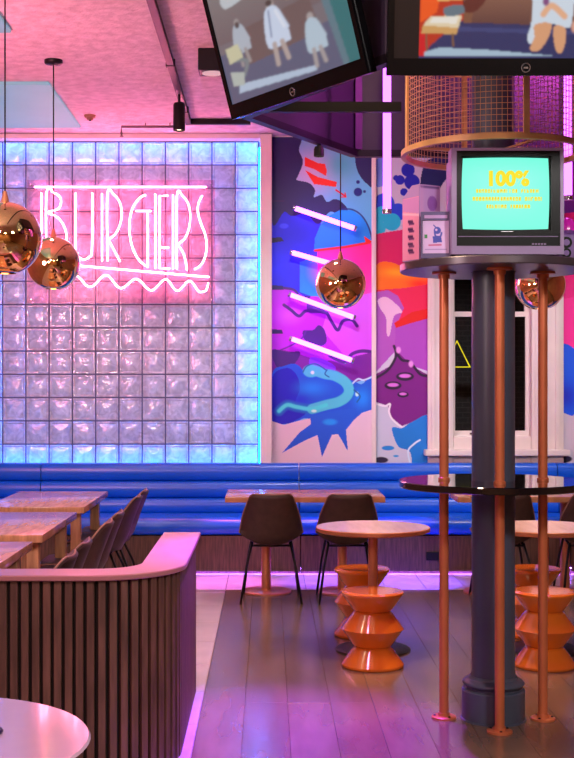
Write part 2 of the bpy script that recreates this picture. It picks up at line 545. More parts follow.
# dark yard seen through the window
M_yard = bpy.data.materials.new('dark_yard_brick'); M_yard.use_nodes = True
N, L = nodes_of(M_yard)
bt = N.new('ShaderNodeTexBrick'); bt.inputs['Scale'].default_value = 5
bt.inputs['Color1'].default_value = (0.012, 0.009, 0.010, 1); bt.inputs['Color2'].default_value = (0.020, 0.014, 0.014, 1)
bt.inputs['Mortar'].default_value = (0.05, 0.04, 0.04, 1)
tc = N.new('ShaderNodeTexCoord'); mpn = N.new('ShaderNodeMapping'); mpn.inputs['Rotation'].default_value = (PI/2, 0, 0)
L.new(tc.outputs['Object'], mpn.inputs[0]); L.new(mpn.outputs[0], bt.inputs['Vector'])
L.new(bt.outputs[0], N['Principled BSDF'].inputs['Base Color'])
yd = MB()
yd.box(OX0-0.5, OX1+0.5, 12.2, 12.3, 0.5, 3.6)
yd.box(OX0-0.6, OX0-0.5, 11.0, 12.3, 0.5, 3.6); yd.box(OX1+0.5, OX1+0.6, 11.0, 12.3, 0.5, 3.6)
yd.box(OX0-0.6, OX1+0.6, 11.0, 12.3, 3.6, 3.7); yd.box(OX0-0.6, OX1+0.6, 11.0, 12.3, 0.4, 0.5)
struct(yd.build('wall_yard', M_yard))

# ---- murals
def wallmap(d):
    return lambda X, Y: ((X-VX)*d/F, np.full(X.shape, d), EYE+(VY-Y)*d/F)

NAVY = (26, 4, 84); ROYAL = (14, 18, 206); SKY = (126, 200, 232); CYAN = (66, 170, 240)
c = Canvas(272, 372, 137, 470, 0.5, (140, 196, 230))
c.poly([(272,137),(372,137),(372,300),(272,300)], (132, 190, 228), rgb2=(120, 208, 238))
c.spray(312, 172, 22, 22, (206, 186, 226)); c.spray(340, 165, 14, 14, (96, 180, 190), 0.7)
c.poly([(272,206),(320,206),(322,250),(318,268),(322,300),(272,300)], ROYAL)
c.spray(280, 262, 26, 16, (8, 10, 236), 0.9); c.spray(300, 235, 16, 16, (10, 6, 190), .8)
c.poly([(300,262),(322,256),(322,300),(300,292)], (0, 120, 236), rgb2=(20, 160, 250))
c.poly([(272,137),(300,137),(299,150),(303,162),(298,176),(297,180),(309,183),(315,190),(314,197),(322,195),(327,202),(335,199),(343,203),(348,211),(342,216),(330,212),(318,224),(306,214),(292,216),(284,212),(272,222)], NAVY, smooth=True)
c.disc(284, 226, 5.5, 3.2, (70, 80, 240), .4)
c.poly([(314,250),(315,238),(320,226),(329,216),(340,210),(352,210),(362,217),(369,228),(371,243)], CYAN, smooth=False, rgb2=(40, 140, 232))
c.stroke([(340,209.5),(352,209.5),(362,216),(369,228),(372,240)], 1.6, (10, 40, 120))
c.poly([(317,250.5),(372,243),(372,304),(352,300),(318,276)], (250, 62, 150), rgb2=(236, 90, 190))
c.spray(330, 272, 16, 14, (244, 60, 190), .8)
c.stroke([(315,250.5),(345,247),(370,242.5)], 2.4, (222, 20, 54), False)
c.poly([(364,236),(373,242),(366,244)], (222, 30, 50))
c.poly([(305,157),(318,163),(325,164),(327,171),(326,176),(314,169),(305,166)], (222, 24, 48))
c.poly([(305,170),(318,177),(337,182),(336,187),(314,184)], (226, 20, 44))
c.stroke([(336,190),(345,196)], 1.8, (206, 40, 70), False); c.stroke([(345,193),(346,197),(341,197)], 1.2, (206, 40, 70), False)
c.poly([(356,137),(374,137),(374,184),(366,183),(358,172),(355,158)], NAVY, smooth=True)
c.disc(358, 192, 4.6, 4.6, (16, 24, 120)); c.disc(358, 182, 2.0, 2.0, (16, 24, 120)); c.disc(364.5, 191.5, 1.6, 1.6, (16, 24, 120))
c.stroke([(272,201),(284,201)], .8, (60, 10, 80), False)
c.poly([(272,238),(281,237),(284,241),(272,243)], (10, 0, 60))
# violet wave field
c.poly([(272,288),(286,287),(297,292),(306,297),(316,296),(330,302),(352,300),(374,296),(374,362),(272,362)], (176, 44, 214))
c.poly([(330,302),(374,292),(374,356),(345,356),(322,330)], (206, 112, 236), rgb2=(198, 96, 226))
c.spray(290, 315, 14, 10, (214, 110, 240), .7); c.spray(316, 352, 18, 8, (150, 40, 200), .8)
c.poly([(272,285),(283,286),(284,289.5),(272,290)], (30, 4, 90)); c.poly([(272,329),(282,330),(283,333.5),(272,334)], (30, 4, 90))
c.stroke([(284,288),(294,290),(300,296),(309,297)], 2.6, (60, 0, 110))
c.poly([(308,302),(318,306),(326,312),(317,313),(308,312)], (84, 16, 140), smooth=True)
c.stroke([(284,305),(291,310),(299,316),(306,311),(317,311),(327,313)], 3.2, (62, 4, 116))
c.stroke([(327,313),(333,324),(338,330),(343,321),(352,320),(357,326)], 3.2, (62, 4, 116))
c.poly([(303,331),(313,330),(319,325),(325,331),(326,343),(316,346),(305,340)], (66, 8, 116), smooth=True)
c.stroke([(276,352),(292,345),(302,338),(306,331)], 1.4, (84, 8, 136))
c.stroke([(330,356),(344,362),(352,354),(362,351),(372,352)], 3.4, (74, 4, 120))
# dark plum clouds
c.poly([(272,352),(284,350),(296,353),(310,358),(318,364),(330,360),(345,364),(356,356),(374,352),(374,384),(362,380),(345,386),(272,392)], (112, 6, 146), smooth=False)
c.poly([(310,358),(325,360),(336,368),(326,376),(312,374)], (128, 66, 220), smooth=True)
c.poly([(272,350),(288,352),(300,352),(296,362),(284,370),(276,366)], (58, 0, 112), smooth=True)
# blue cloud
c.poly([(272,374),(284,366),(296,364),(306,372),(316,368),(338,376),(352,380),(362,384),(374,376),(374,410),(364,412),(356,420),(346,416),(334,424),(318,424),(306,418),(296,422),(284,424),(272,420)], (0, 92, 206), smooth=True)
c.poly([(272,378),(286,368),(296,374),(300,388),(296,402),(306,412),(296,420),(284,424),(272,420)], (22, 22, 180), smooth=True)
c.spray(312, 388, 14, 7, (0, 140, 232)); c.spray(300, 400, 10, 6, (16, 40, 200), .8); c.spray(362, 398, 8, 10, (40, 150, 240), .9)
c.stroke([(352,384),(358,379),(364,380),(374,376)], 1.6, (206, 232, 250))
c.poly([(312,416),(340,412),(356,408),(354,420),(346,430),(347,450),(338,433),(332,434),(322,456),(318,434),(304,440),(283,452),(300,432),(312,424)], (0, 96, 206))
c.stroke([(330,420),(340,416),(350,414)], 5, (46, 150, 230)); c.disc(330, 423, 7, 3.4, (30, 140, 226), .4)
c.poly([(272,421),(284,425),(298,421),(312,418),(312,424),(300,432),(283,452),(304,440),(318,434),(322,456),(332,434),(338,433),(347,450),(346,430),(354,420),(362,413),(374,409),(374,470),(272,470)], (226, 208, 220))
c.poly([(310,416),(340,410),(357,408),(353,420),(346,430),(348,451),(338,434),(332,435),(322,457),(317.5,435),(304,441),(282,453),(299,433),(311,424)], (0, 100, 208), rgb2=(20, 86, 200))
c.disc(330, 422, 9, 4, (40, 156, 232), .5)
# cyan serpent
S = [(279,411),(287,405),(297,407),(312,409),(326,405),(338,402),(346,397),(349,390),(345,382),(335,376),(325,374),(316,371)]
c.stroke(S, 9, (26, 112, 190), taper=False, soft=3); 
c.stroke(S[3:], 10, (118, 206, 222), soft=1.2); c.stroke(S[:5], 4, (124, 226, 230), soft=1.5)
c.disc(311, 371, 9, 7, (118, 206, 224), .2); c.stroke([(303,372),(307,366),(316,364),(326,370)], 1.2, (20, 90, 150))
c.disc(312.5, 372.5, 2.2, 2.2, (230, 250, 255), .4); c.stroke([(327,370),(325,374),(329,377)], 1.2, (20, 90, 150))
c.disc(357, 394, 2.2, 3, (200, 250, 250), .4); c.stroke([(354,390),(360,396),(357,402)], 1.2, (16, 90, 150))
c.disc(314, 411, 3.4, 1.8, (220, 255, 250), .5)
mp1 = c
W1 = WY - 0.06
c.saturate(1.3).build('mural_panel', wallmap(W1), M_paint, wall)
MB().box(wx(272,W1), wx(372,W1), W1+0.001, WY, wz(470,W1), CZ).build('mural_backing', M_white, wall)

# second mural panel, and the wall around and right of the window
def mural2():
    c = Canvas(376, 620, 137, 470, 0.6, (206, 206, 226))
    c.clouds([(408,170,7),(400,180,5),(412,182,8),(404,192,4),(396,178,3)], (12, 30, 170))
    c.poly([(376,160),(388,160),(384,172),(388,182),(376,186)], (120, 140, 220), smooth=True)
    c.clouds([(384,204,11),(398,212,9),(378,216,8)], (20, 70, 206)); c.clouds([(382,214,8),(392,222,9),(378,228,8)], (80, 196, 224))
    c.poly([(428,160),(470,160),(470,176),(448,178),(436,196),(428,206),(420,196)], (20, 30, 90), smooth=True)
    c.poly([(376,234),(400,230),(430,226),(430,290),(376,290)], (196, 2, 106), rgb2=(214, 14, 110))
    c.poly([(376,266),(390,262),(412,270),(430,266),(430,292),(410,288),(376,292)], (250, 132, 20), smooth=True)
    c.spray(396, 272, 14, 5, (255, 190, 40), .8); c.spray(420, 284, 12, 5, (240, 60, 40), .9)
    c.poly([(376,290),(404,288),(430,284),(430,318),(410,316),(396,326),(376,330)], (212, 40, 92))
    c.poly([(376,292),(388,290),(398,296),(404,308),(398,322),(400,346),(376,372)], (166, 96, 186))
    c.poly([(396,324),(412,316),(430,318),(430,372),(394,360)], (160, 84, 184))
    c.poly([(394,323),(412,312),(430,308),(430,318),(408,324),(396,328)], (206, 30, 50))
    c.poly([(378,300),(386,297),(396,304),(402,312),(394,316),(390,334),(387,335),(386,318),(380,308)], (226, 196, 226), smooth=True)
    c.poly([(376,374),(390,366),(398,352),(404,358),(412,366),(430,376),(430,420),(418,420),(402,426),(392,418),(388,406),(376,402)], (110, 0, 122), smooth=False)
    c.stroke([(376,378),(388,370),(396,356),(394,346)], 2.6, (30, 0, 50)); c.stroke([(396,352),(402,360),(410,362),(420,374),(428,376)], 2.6, (30, 0, 50))
    for (ex, ey, rx, ry) in [(405,376.5,9.5,4.6),(393,385.5,9,4.4),(403,394.5,6,3.2)]:
        c.disc(ex, ey, rx, ry, (24, 0, 44), .12); c.disc(ex, ey-.6, rx*.72, ry*.5, (206, 130, 214), .3)
    c.disc(398.5, 350, 3, 4, (220, 160, 226), .4); c.disc(411, 364, 3, 4, (220, 160, 226), .4)
    c.poly([(376,404),(386,406),(390,412),(392,420),(402,427),(418,422),(430,412),(430,470),(376,470)], (202, 206, 224))
    c.stroke([(376,404),(385,406),(390,404),(389,412),(393,420),(403,427),(414,422)], 1.8, (240, 236, 248))
    c.poly([(392,428),(402,428),(412,422),(430,418),(430,470),(414,470),(410,452),(398,446)], (8, 126, 204), smooth=True)
    c.stroke([(412,470),(408,452),(414,444),(420,440)], 1.6, (214, 234, 250))
    c.disc(388, 448, 7, 2.6, (20, 130, 200), .2); c.disc(381, 460, 8, 3.4, (24, 8, 50), .2); c.disc(396, 456, 3.4, 1.2, (60, 150, 210), .3)
    # behind the boxes and right of the window
    c.poly([(430,226),(560,206),(620,220),(620,352),(560,352),(430,300)], (226, 40, 140))
    c.poly([(556,300),(620,290),(620,350),(584,346),(562,352)], (240, 80, 160))
    c.poly([(556,350),(566,344),(578,350),(590,344),(620,350),(620,412),(590,404),(572,416),(556,410)], (22, 96, 226), smooth=True)
    c.spray(566, 396, 12, 12, (10, 40, 190), .9)
    c.poly([(556,410),(572,416),(590,404),(620,412),(620,470),(556,470)], (214, 206, 222))
    c.disc(561, 459, 12, 4.5, (24, 8, 50), .15)
    c.poly([(500,137),(620,137),(620,206),(560,214),(500,206)], (90, 40, 150)); c.spray(600, 180, 24, 24, (210, 60, 200))
    c.hole = (c.X > 449) & (c.X < 533) & (c.Y > 225) & (c.Y < 439)
    return c
W2 = WY - 0.02
c2 = mural2()
c2.saturate(1.3).build('mural_panel', wallmap(W2), M_paint, wall)
# pale corner trim between the two mural panels and projecting pier edge
def trim(n, x0, x1, y0, y1, z0, z1, m=M_white, bev=0.008):
    return struct(MB().box(x0, x1, y0, y1, z0, z1).bevel(bev, 2).build('trim_%d' % n, m))
trim(1, wx(371.6,W1), wx(376.2,W1), W1-0.012, WY-0.001, 0.46, CZ-0.002)

# ------------------------------------------------------------------ glass block window with blue light strips
GB = 0.2
GX1 = wx(258.5, 10.74); GZ1 = wz(141.6, 10.74); GX0 = GX1 - 12*GB; GZ0 = GZ1 - 14*GB
gw = struct(empty('window_1', ((GX0+GX1)/2, 10.74, GZ0)))
def local(o, root): return (o[0]-root.location.x, o[1]-root.location.y, o[2]-root.location.z)
bmb = MB()
h = 0.0945
rings = [(h, 0.055), (h, 0.006), (h-0.006, 0.0), (h-0.014, 0.0), (h-0.020, 0.006), (h-0.05, 0.001), (h-0.075, -0.001)]
prev = None
for (r, yy) in rings:
    v = [bmb.bm.verts.new((sx*r, yy, sz*r)) for sx, sz in ((-1,-1),(1,-1),(1,1),(-1,1))]
    if prev:
        for i in range(4): bmb.bm.faces.new([prev[i], prev[(i+1)%4], v[(i+1)%4], v[i]])
    prev = v
bmb.bm.faces.new(prev)
blk = bmb.mesh('glass_block'); blk.materials.append(M_block)
for r in range(14):
    for k in range(12):
        o = bpy.data.objects.new('glass_block', blk); col.objects.link(o); o.parent = gw
        o.location = (GX0+GB*(k+.5)-gw.location.x, 0, GB*(r+.5))
mj = MB()
for k in range(13): mj.box(-1.2+GB*k-0.0054, -1.2+GB*k+0.0054, 0.006, 0.056, 0, 2.8)
for r in range(15): mj.box(-1.2, 1.2, 0.0065, 0.0565, GB*r-0.0054, GB*r+0.0054)
mj.build('mortar_joints', M_mortar, gw)
# light cavity behind the blocks: white box, LED strips round its edge, soft lamps inside
cv = MB()
cv.box(-1.215, 1.215, 0.50, 0.53, -0.015, 2.815)
cv.box(-1.245, -1.215, 0.062, 0.53, -0.045, 2.845); cv.box(1.215, 1.245, 0.062, 0.53, -0.045, 2.845)
cv.box(-1.215, 1.215, 0.062, 0.53, -0.045, -0.015); cv.box(-1.215, 1.215, 0.062, 0.53, 2.815, 2.845)
cv.build('light_cavity', mat('cavity_grey', (128, 128, 134), 0.8, vary=0.04), gw)
for (a, b, c_, d_) in ((-1.19, 1.19, 2.790, 2.812), (-1.19, 1.19, -0.012, 0.010)):
    MB().box(a, b, 0.115, 0.135, c_, d_).build('led_strip', M_ledb, gw)
for (a, b) in ((-1.212, -1.190), (1.190, 1.212)):
    MB().box(a, b, 0.115, 0.135, 0.03, 2.77).build('led_strip', M_ledb, gw)
for (x_, z_) in ((-0.6, 0.75), (0.6, 0.75), (-0.6, 2.05), (0.6, 2.05)):
    la = bpy.data.lights.new('cavity_lamp', 'AREA'); la.shape = 'RECTANGLE'; la.size = 1.1; la.size_y = 1.25
    la.energy = 1.9; la.color = (0.84, 0.92, 1.0)
    lo = bpy.data.objects.new('cavity_lamp', la); col.objects.link(lo)
    lo.location = (gw.location.x+x_, gw.location.y+0.49, gw.location.z+z_); lo.rotation_euler = (-PI/2, 0, 0)
# white frame
FY = 10.62
fr1 = struct(MB().box(wx(260.2,FY), wx(271.8,FY), FY, WY-0.001, 0.46, CZ-0.003).bevel(0.008, 2).build('trim_2', M_white))
fr2 = struct(MB().box(GX0-0.1, wx(260.2,FY)-0.001, FY, WY-0.001, GZ1+0.004, CZ-0.003).bevel(0.006, 2).build('trim_3', M_white))
fr3 = struct(MB().box(GX0-0.12, GX0-0.012, FY, WY-0.001, 0.46, GZ1+0.003).bevel(0.006, 2).build('trim_4', M_white))
# ------------------------------------------------------------------ sash window
w2 = struct(empty('window_2', ((OX0+OX1)/2, WY, OZ0)))
cx = w2.location.x
cw = MB()
for (a, b) in ((427, 452), (530, 562)):
    x0, x1 = wx(a)-cx, wx(b)-cx
    cw.box(x0, x1, -0.07, -0.021, wz(463)-OZ0, wz(214)-OZ0)
cw.box(wx(427)-cx, wx(562)-cx, -0.07, -0.021, OZ1-OZ0, wz(214)-OZ0)
cw.box(wx(452)-cx, wx(530)-cx, -0.05, -0.021, wz(463)-OZ0, 0)
cw.bevel(0.01, 2).build('casing', M_white, w2)
for (a, b, c_, d_) in ((430, 434, -0.09, -0.07), (446, 449.5, -0.085, -0.07), (533, 536.5, -0.085, -0.07), (553, 558, -0.09, -0.07)):
    MB().box(wx(a)-cx, wx(b)-cx, c_, d_, wz(456)-OZ0, wz(216)-OZ0).bevel(0.006, 2).build('casing_moulding', M_white, w2)
MB().box(wx(423)-cx, wx(566)-cx, -0.17, -0.021, wz(455)-OZ0, wz(449)-OZ0).bevel(0.012, 2).build('sill', M_white, w2)
zt = wz(314)-OZ0
x0, x1 = OX0-cx, OX1-cx
t = 0.032
for (z0, z1, yy, nm) in ((0.0, zt+0.02, 0.03, 'lower_sash'), (zt-0.02, OZ1-OZ0, 0.07, 'upper_sash')):
    s_ = MB()
    s_.box(x0, x0+t, yy, yy+0.035, z0, z1); s_.box(x1-t, x1, yy, yy+0.035, z0, z1)
    s_.box(x0+t, x1-t, yy, yy+0.035, z0, z0+0.045); s_.box(x0+t, x1-t, yy, yy+0.035, z1-0.04, z1)
    so = s_.build(nm, M_white, w2)
    MB().box(x0+t, x1-t, yy+0.015, yy+0.02, z0+0.045, z1-0.04).build('pane', thin_glass('window_pane', (0.9, 0.92, 0.95)), so)
for dx in (-0.16, 0.16):
    MB().box(dx-0.02, dx+0.02, 0.018, 0.03, 0.012, 0.028).build('sash_lift', M_logo, w2)

# ------------------------------------------------------------------ blue banquette along the back wall
def roll(y_back, y_front, z0, z1, n=9):
    """channel of padded vinyl: bulging front"""
    pts = [(y_back, z0), (y_back, z1)]
    for i in range(n+1):
        a = PI/2 - PI*i/n
        cz = (z0+z1)/2; hz = (z1-z0)/2
        pts.append((y_front + (0.055)*(1-abs(math.cos(a))**0.75) if False else y_front+0.05-0.05*abs(math.cos(a))**0.7, cz+hz*math.sin(a)))
    return pts
seams = [-2.99, -1.905, 0.26, 2.43, 4.1]
blabels = ['blue channel-padded vinyl bench section by the left wall, ending behind the table corner',
           'long blue channel-padded vinyl bench section under the pink neon sign',
           'long blue channel-padded vinyl bench section under the mural and sash window',
           'blue channel-padded vinyl bench section right of the sash window']
for i in range(4):
    a, b = seams[i]+0.004, seams[i+1]-0.004
    bq = thing('banquette', blabels[i], 'bench', ((a+b)/2, 10.3, 0), group='blue wall bench sections')
    hx = (b-a)/2
    MB().box(-hx, hx, -0.27, 0.27, 0.055, 0.31).box(-hx, hx, -0.27, -0.258, 0.027, 0.0548).box(-hx, hx, -0.20, 0.27, 0.0, 0.0545).build('plinth', M_plinth, bq)
    for (z0, z1, yo) in ((0.44, 0.575, 0.03), (0.575, 0.715, 0.055), (0.715, 0.862, 0.08)):
        MB().prism_x(roll(0.30, 0.10+yo, z0, z1), -hx, hx).build('back_roll', M_vinyl, bq, ang=35)
    prof = [(0.14, 0.311), (0.14, 0.455)]
    for k in range(9):
        a_ = PI/2 + PI*k/8
        prof.append((-0.23+0.07*math.cos(a_), 0.383+0.070*math.sin(a_)))
    prof[2] = (-0.23, 0.458)
    MB().prism_x(prof, -hx, hx).build('seat_cushion', M_vinyl, bq, ang=40)
    MB().box(-hx, hx, -0.250, -0.235, 0.0475, 0.0545).build('led_strip', M_ledv, bq)
tag(MB().box(-0.052, 0.052, -0.012, 0, -0.035, 0.035).bevel(0.006, 2).build('power_outlet', M_black, loc=(wx(432.5,10.03), 10.028, wz(556,10.03))),
    'black rectangular power outlet plate on the bench plinth', 'outlet')

# ------------------------------------------------------------------ slatted partition with curved corner
XO, YN, RC = -0.336, 4.825, 0.36
YF = 6.245
part = thing('slatted_partition', 'low curved room divider of vertical walnut slats with a glossy pink-brown cap', 'partition', (0, 0, 0))
PZ = 0.790
def outline(off, y_end=YF, xl=-1.5, n=14):
    """plan line from the left end round the curved corner to the far end, off = inset from the outer face"""
    r = max(RC-off, 0.02)
    pts = [(xl, YN+off), (XO-RC, YN+off)] if RC-off > 0.02 else [(xl, YN+off)]
    cxx, cyy = XO-RC, YN+RC
    for i in range(1, n+1):
        a = -PI/2 + PI/2*i/n
        pts.append((cxx+r*math.cos(a), cyy+r*math.sin(a)))
    pts.append((XO-off, y_end))
    return pts
cap = MB().prism_z(outline(0.0)+outline(0.186)[::-1], PZ-0.022, PZ)
cap.bevel(0.004, 1).build('cap', M_cap, part, ang=30)
MB().prism_z(outline(0.045)+outline(0.160)[::-1], 0, PZ-0.023).build('core', M_slatback, part)
# slats follow the outline
SP = 0.0424
path = outline(0.038, n=40)
acc = []
for i in range(len(path)-1):
    p, q = Vector(path[i]), Vector(path[i+1]); d = (q-p).length
    acc.append((p, q, d))
total = sum(d for _, _, d in acc)
slat = MB().box(-0.0143, 0.0143, -0.016, 0.008, 0.0, PZ-0.024).bevel(0.002, 1).mesh('slat'); slat.materials.append(M_slat)
s0 = 0.005
while s0 < total:
    r = s0
    for p, q, d in acc:
        if r <= d:
            pos = p + (q-p)*(r/d); dr = (q-p).normalized(); break
        r -= d
    o = bpy.data.objects.new('slat', slat); col.objects.link(o); o.parent = part
    o.location = (pos.x, pos.y, 0); o.rotation_euler = (0, 0, math.atan2(dr.y, dr.x))
    s0 += SP
# inner face boards
MB().prism_z(outline(0.1605)+outline(0.171)[::-1], 0, PZ-0.0235).build('inner_panel', M_slat, part)
MB().box(XO-0.160, XO-0.04, YF-0.001, YF+0.008, 0, PZ-0.0235).build('end_board', M_slat, part)

# ------------------------------------------------------------------ chairs
def make_chair():
    root = thing('dining_chair', 'x', 'chair')
    prof = [(0.195, 0.425, .175, 0.02), (0.17, 0.445, .195, 0.025), (0.08, 0.438, .21, 0.04), (-0.03, 0.415, .218, .06), (-0.11, 0.392, .222, .085),
            (-0.165, 0.405, .222, .10), (-0.205, 0.475, .216, .10), (-0.24, 0.58, .197, .085), (-0.272, 0.665, .170, .06), (-0.297, 0.728, .150, .04), (-0.308, 0.756, .124, .025)]
    nt = 13
    bm = bmesh.new(); rows = []
    n = len(prof)
    tang = []
    for i in range(n):
        a = prof[max(i-1, 0)]; b = prof[min(i+1, n-1)]
        tv = Vector((0, b[0]-a[0], b[1]-a[1])).normalized()
        tang.append(Vector((0, tv.z, -tv.y)))   # towards the sitter (up / forward)
    T = 0.036
    outer, inner = [], []
    for i, (y, z, hw, curl) in enumerate(prof):
        nr = tang[i]
        if nr.z < 0 and i < 4: nr = -nr
        ro, ri = [], []
        for k in range(nt):
            u = -1 + 2*k/(nt-1)
            base = Vector((u*hw, y, z)) + nr*curl*abs(u)**2.4
            th = T*(1-0.55*abs(u)**3)
            ro.append(bm.verts.new(base - nr*0.0)); ri.append(bm.verts.new(base + nr*th))
        outer.append(ro); inner.append(ri)
    for i in range(n-1):
        for k in range(nt-1):
            bm.faces.new([outer[i][k], outer[i][k+1], outer[i+1][k+1], outer[i+1][k]])
            bm.faces.new([inner[i][k], inner[i+1][k], inner[i+1][k+1], inner[i][k+1]])
        for k in (0, nt-1):
            bm.faces.new([outer[i][k], outer[i+1][k], inner[i+1][k], inner[i][k]])
    for i in (0, n-1):
        for k in range(nt-1):
            bm.faces.new([outer[i][k], inner[i][k], inner[i][k+1], outer[i][k+1]])
    # rim line for the piping
    rim = [((outer[i][0].co+inner[i][0].co)/2).copy() for i in range(n)] + [((outer[n-1][k].co+inner[n-1][k].co)/2).copy() for k in range(1, nt-1)] + [((outer[i][nt-1].co+inner[i][nt-1].co)/2).copy() for i in range(n-1, -1, -1)]
    bmesh.ops.recalc_face_normals(bm, faces=bm.faces)
    me = bpy.data.meshes.new('shell'); bm.to_mesh(me); bm.free()
    link('shell', me, M_chair, root, True)
    pm = MB(); pm.tube([Vector((p.x*1.01, p.y, p.z)) for p in smooth_path(rim, 2) and [Vector(q) for q in smooth_path(rim, 2)]], 0.0055, 5)
    pm.build('piping', M_piping, root, True)
    for sx in (-1, 1):
        MB().tube([(sx*0.135, -0.10, 0.405), (sx*0.172, -0.17, 0.25), (sx*0.212, -0.25, 0.0)], 0.009, 8).build('leg', M_black, root, True)
        MB().tube([(sx*0.135, 0.10, 0.440), (sx*0.168, 0.13, 0.26), (sx*0.20, 0.18, 0.0)], 0.009, 8).build('leg', M_black, root, True)
    fm = MB()
    for sx in (-1, 1): fm.tube([(sx*0.135, -0.11, 0.388), (sx*0.135, 0.11, 0.432)], 0.009, 6)
    for sy, z in ((-0.10, .388), (0.10, .430)): fm.tube([(-0.135, sy, z), (0.135, sy, z)], 0.009, 6)
    fm.build('seat_frame', M_black, root, True)
    return root
chair0 = make_chair()
spots = []
row_y = [(8.98, 'far end of the far wooden table by the blue bench'), (8.52, 'partition end of the far wooden table by the blue bench'),
         (7.45, 'far end of the middle wooden table in the left row'), (6.95, 'near end of the middle wooden table in the left row'),
         (6.08, 'far end of the wooden table behind the slatted partition'), (5.62, 'the curved slatted partition, mostly hidden by its cap')]
row_lab = ['brown leather shell chair at the wooden table next to the bench, closer to the bench',
           'brown leather shell chair at the wooden table next to the bench, on its partition side',
           'brown leather shell chair at the middle wooden table of the row, closer to the bench',
           'brown leather shell chair at the middle wooden table of the row, on its partition side',
           'brown leather shell chair, second closest to the slatted partition, only back showing above the cap',
           'brown leather shell chair right behind the slatted partition, only back tip above the cap']
for (y, _), lb in zip(row_y, row_lab):
    spots.append((-1.165, y, PI/2, lb, 'chairs along the row of wooden tables'))
spots += [(0.022, 8.93, 0.0, 'brown leather shell chair at the bench table, fully in the open', 'chairs facing the wall bench'),
          (0.56, 8.93, 0.03, 'brown leather shell chair at the bench table, partly behind the round table', 'chairs facing the wall bench'),
          (1.67, 8.93, 0.0, 'brown leather shell chair behind the slate column and copper poles', 'chairs facing the wall bench'),
          (2.27, 8.93, -0.03, 'brown leather shell chair right of the copper poles, behind the round table', 'chairs facing the wall bench')]
for i, (x, y, rz, lb, g) in enumerate(spots):
    o = chair0 if i == 0 else copy_tree(chair0)
    o.location = (x, y, 0.0); o.rotation_euler = (0, 0, rz)
    o['label'] = lb; o['group'] = g

# ------------------------------------------------------------------ tables
def wood_table(label, cx, cy, wd, ln, top=0.74, th=0.042, group=None):
    """rectangular four-legged table: boards glued side by side"""
    r = thing('dining_table', label, 'table', (cx, cy, 0), group=group)
    MB().box(-wd/2, wd/2, -ln/2, ln/2, top-th, top).bevel(0.004, 2).build('table_top', M_tabtop, r, ang=30)
    for sx in (-1, 1):
        for sy in (-1, 1):
            x, y = sx*(wd/2-0.075), sy*(ln/2-0.14)
            MB().box(x-0.032, x+0.032, y-0.032, y+0.032, 0, top-th-0.001).bevel(0.004, 1).build('leg', M_tabtop, r)
    MB().box(-wd/2+0.07, wd/2-0.07, -ln/2+0.13, ln/2-0.13, top-th-0.05, top-th-0.0015).build('apron', M_tabtop, r)
    return r
wood_table('wooden table in the row nearest the blue bench', -1.505, 8.62, 0.65, 1.18, group='wooden tables in the left row')
wood_table('middle wooden table in the row beside the brown chairs', -1.505, 7.13, 0.65, 1.17, group='wooden tables in the left row')
wood_table('wooden table in the row right behind the slatted partition', -1.505, 5.705, 0.65, 1.13, group='wooden tables in the left row')

def bench_table(label, cx, peds):
    r = thing('pedestal_table', label, 'table', (cx, 9.12, 0), group='tables along the wall bench')
    MB().box(-0.565, 0.565, -0.32, 0.30, 0.695, 0.735).bevel(0.004, 2).build('table_top', M_tabtopx, r, ang=30)
    for px in peds:
        p = MB().lathe([(0.036, 0.02), (0.036, 0.694)], 20, (px, 0.08, 0)).build('pedestal', M_copper, r, ang=40)
        MB().lathe([(0.0, 0), (0.185, 0), (0.185, 0.01), (0.175, 0.016), (0.05, 0.022), (0.0, 0.022)], 40, (px, 0.08, 0), False, False).build('base_disc', M_copper, p, ang=40)
        MB().box(px-0.15, px+0.15, -0.05, 0.2, 0.680, 0.694).build('mounting_plate', M_black, p)
    return r
bench_table('long oak table on copper pedestals at the bench, two brown chairs before it', 0.262, (-0.275, 0.285))
bench_table('long oak table at the bench behind the slate column', 1.90, (-0.275, 0.285))

def round_table(label, x, y):
    r = thing('round_table', label, 'table', (x, y, 0), group='round cafe tables on copper poles')
    top = MB().lathe([(0.0, 0.681), (0.315, 0.681), (0.328, 0.687), (0.328, 0.705), (0.322, 0.7085)], 56, capb=False, capt=False)
    top.lathe([(0.322, 0.7085), (0.31, 0.709)], 56, capb=False, capt=False)
    top.build('table_rim', M_rim, r, ang=30)
    MB().lathe([(0.0, 0.706), (0.322, 0.706), (0.322, 0.7098), (0.0, 0.7098)], 56, capb=False, capt=False).build('table_top', M_rtop, r, ang=30)
    MB().lathe([(0.0275, 0.02), (0.0275, 0.681)], 20).build('pole', M_copper, r, ang=40)
    MB().lathe([(0.0, 0), (0.215, 0), (0.215, 0.008), (0.205, 0.014), (0.04, 0.022), (0, 0.022)], 48, capb=False, capt=False).build('base_disc', M_black, r, ang=40)
    return r
RT1 = at(373, 648, 7.2).x
round_table('round oak cafe table on a copper pole with two orange stools', RT1, 7.2)
round_table('round oak cafe table partly hidden by the copper poles', at(544, 648, 7.2).x, 7.2)

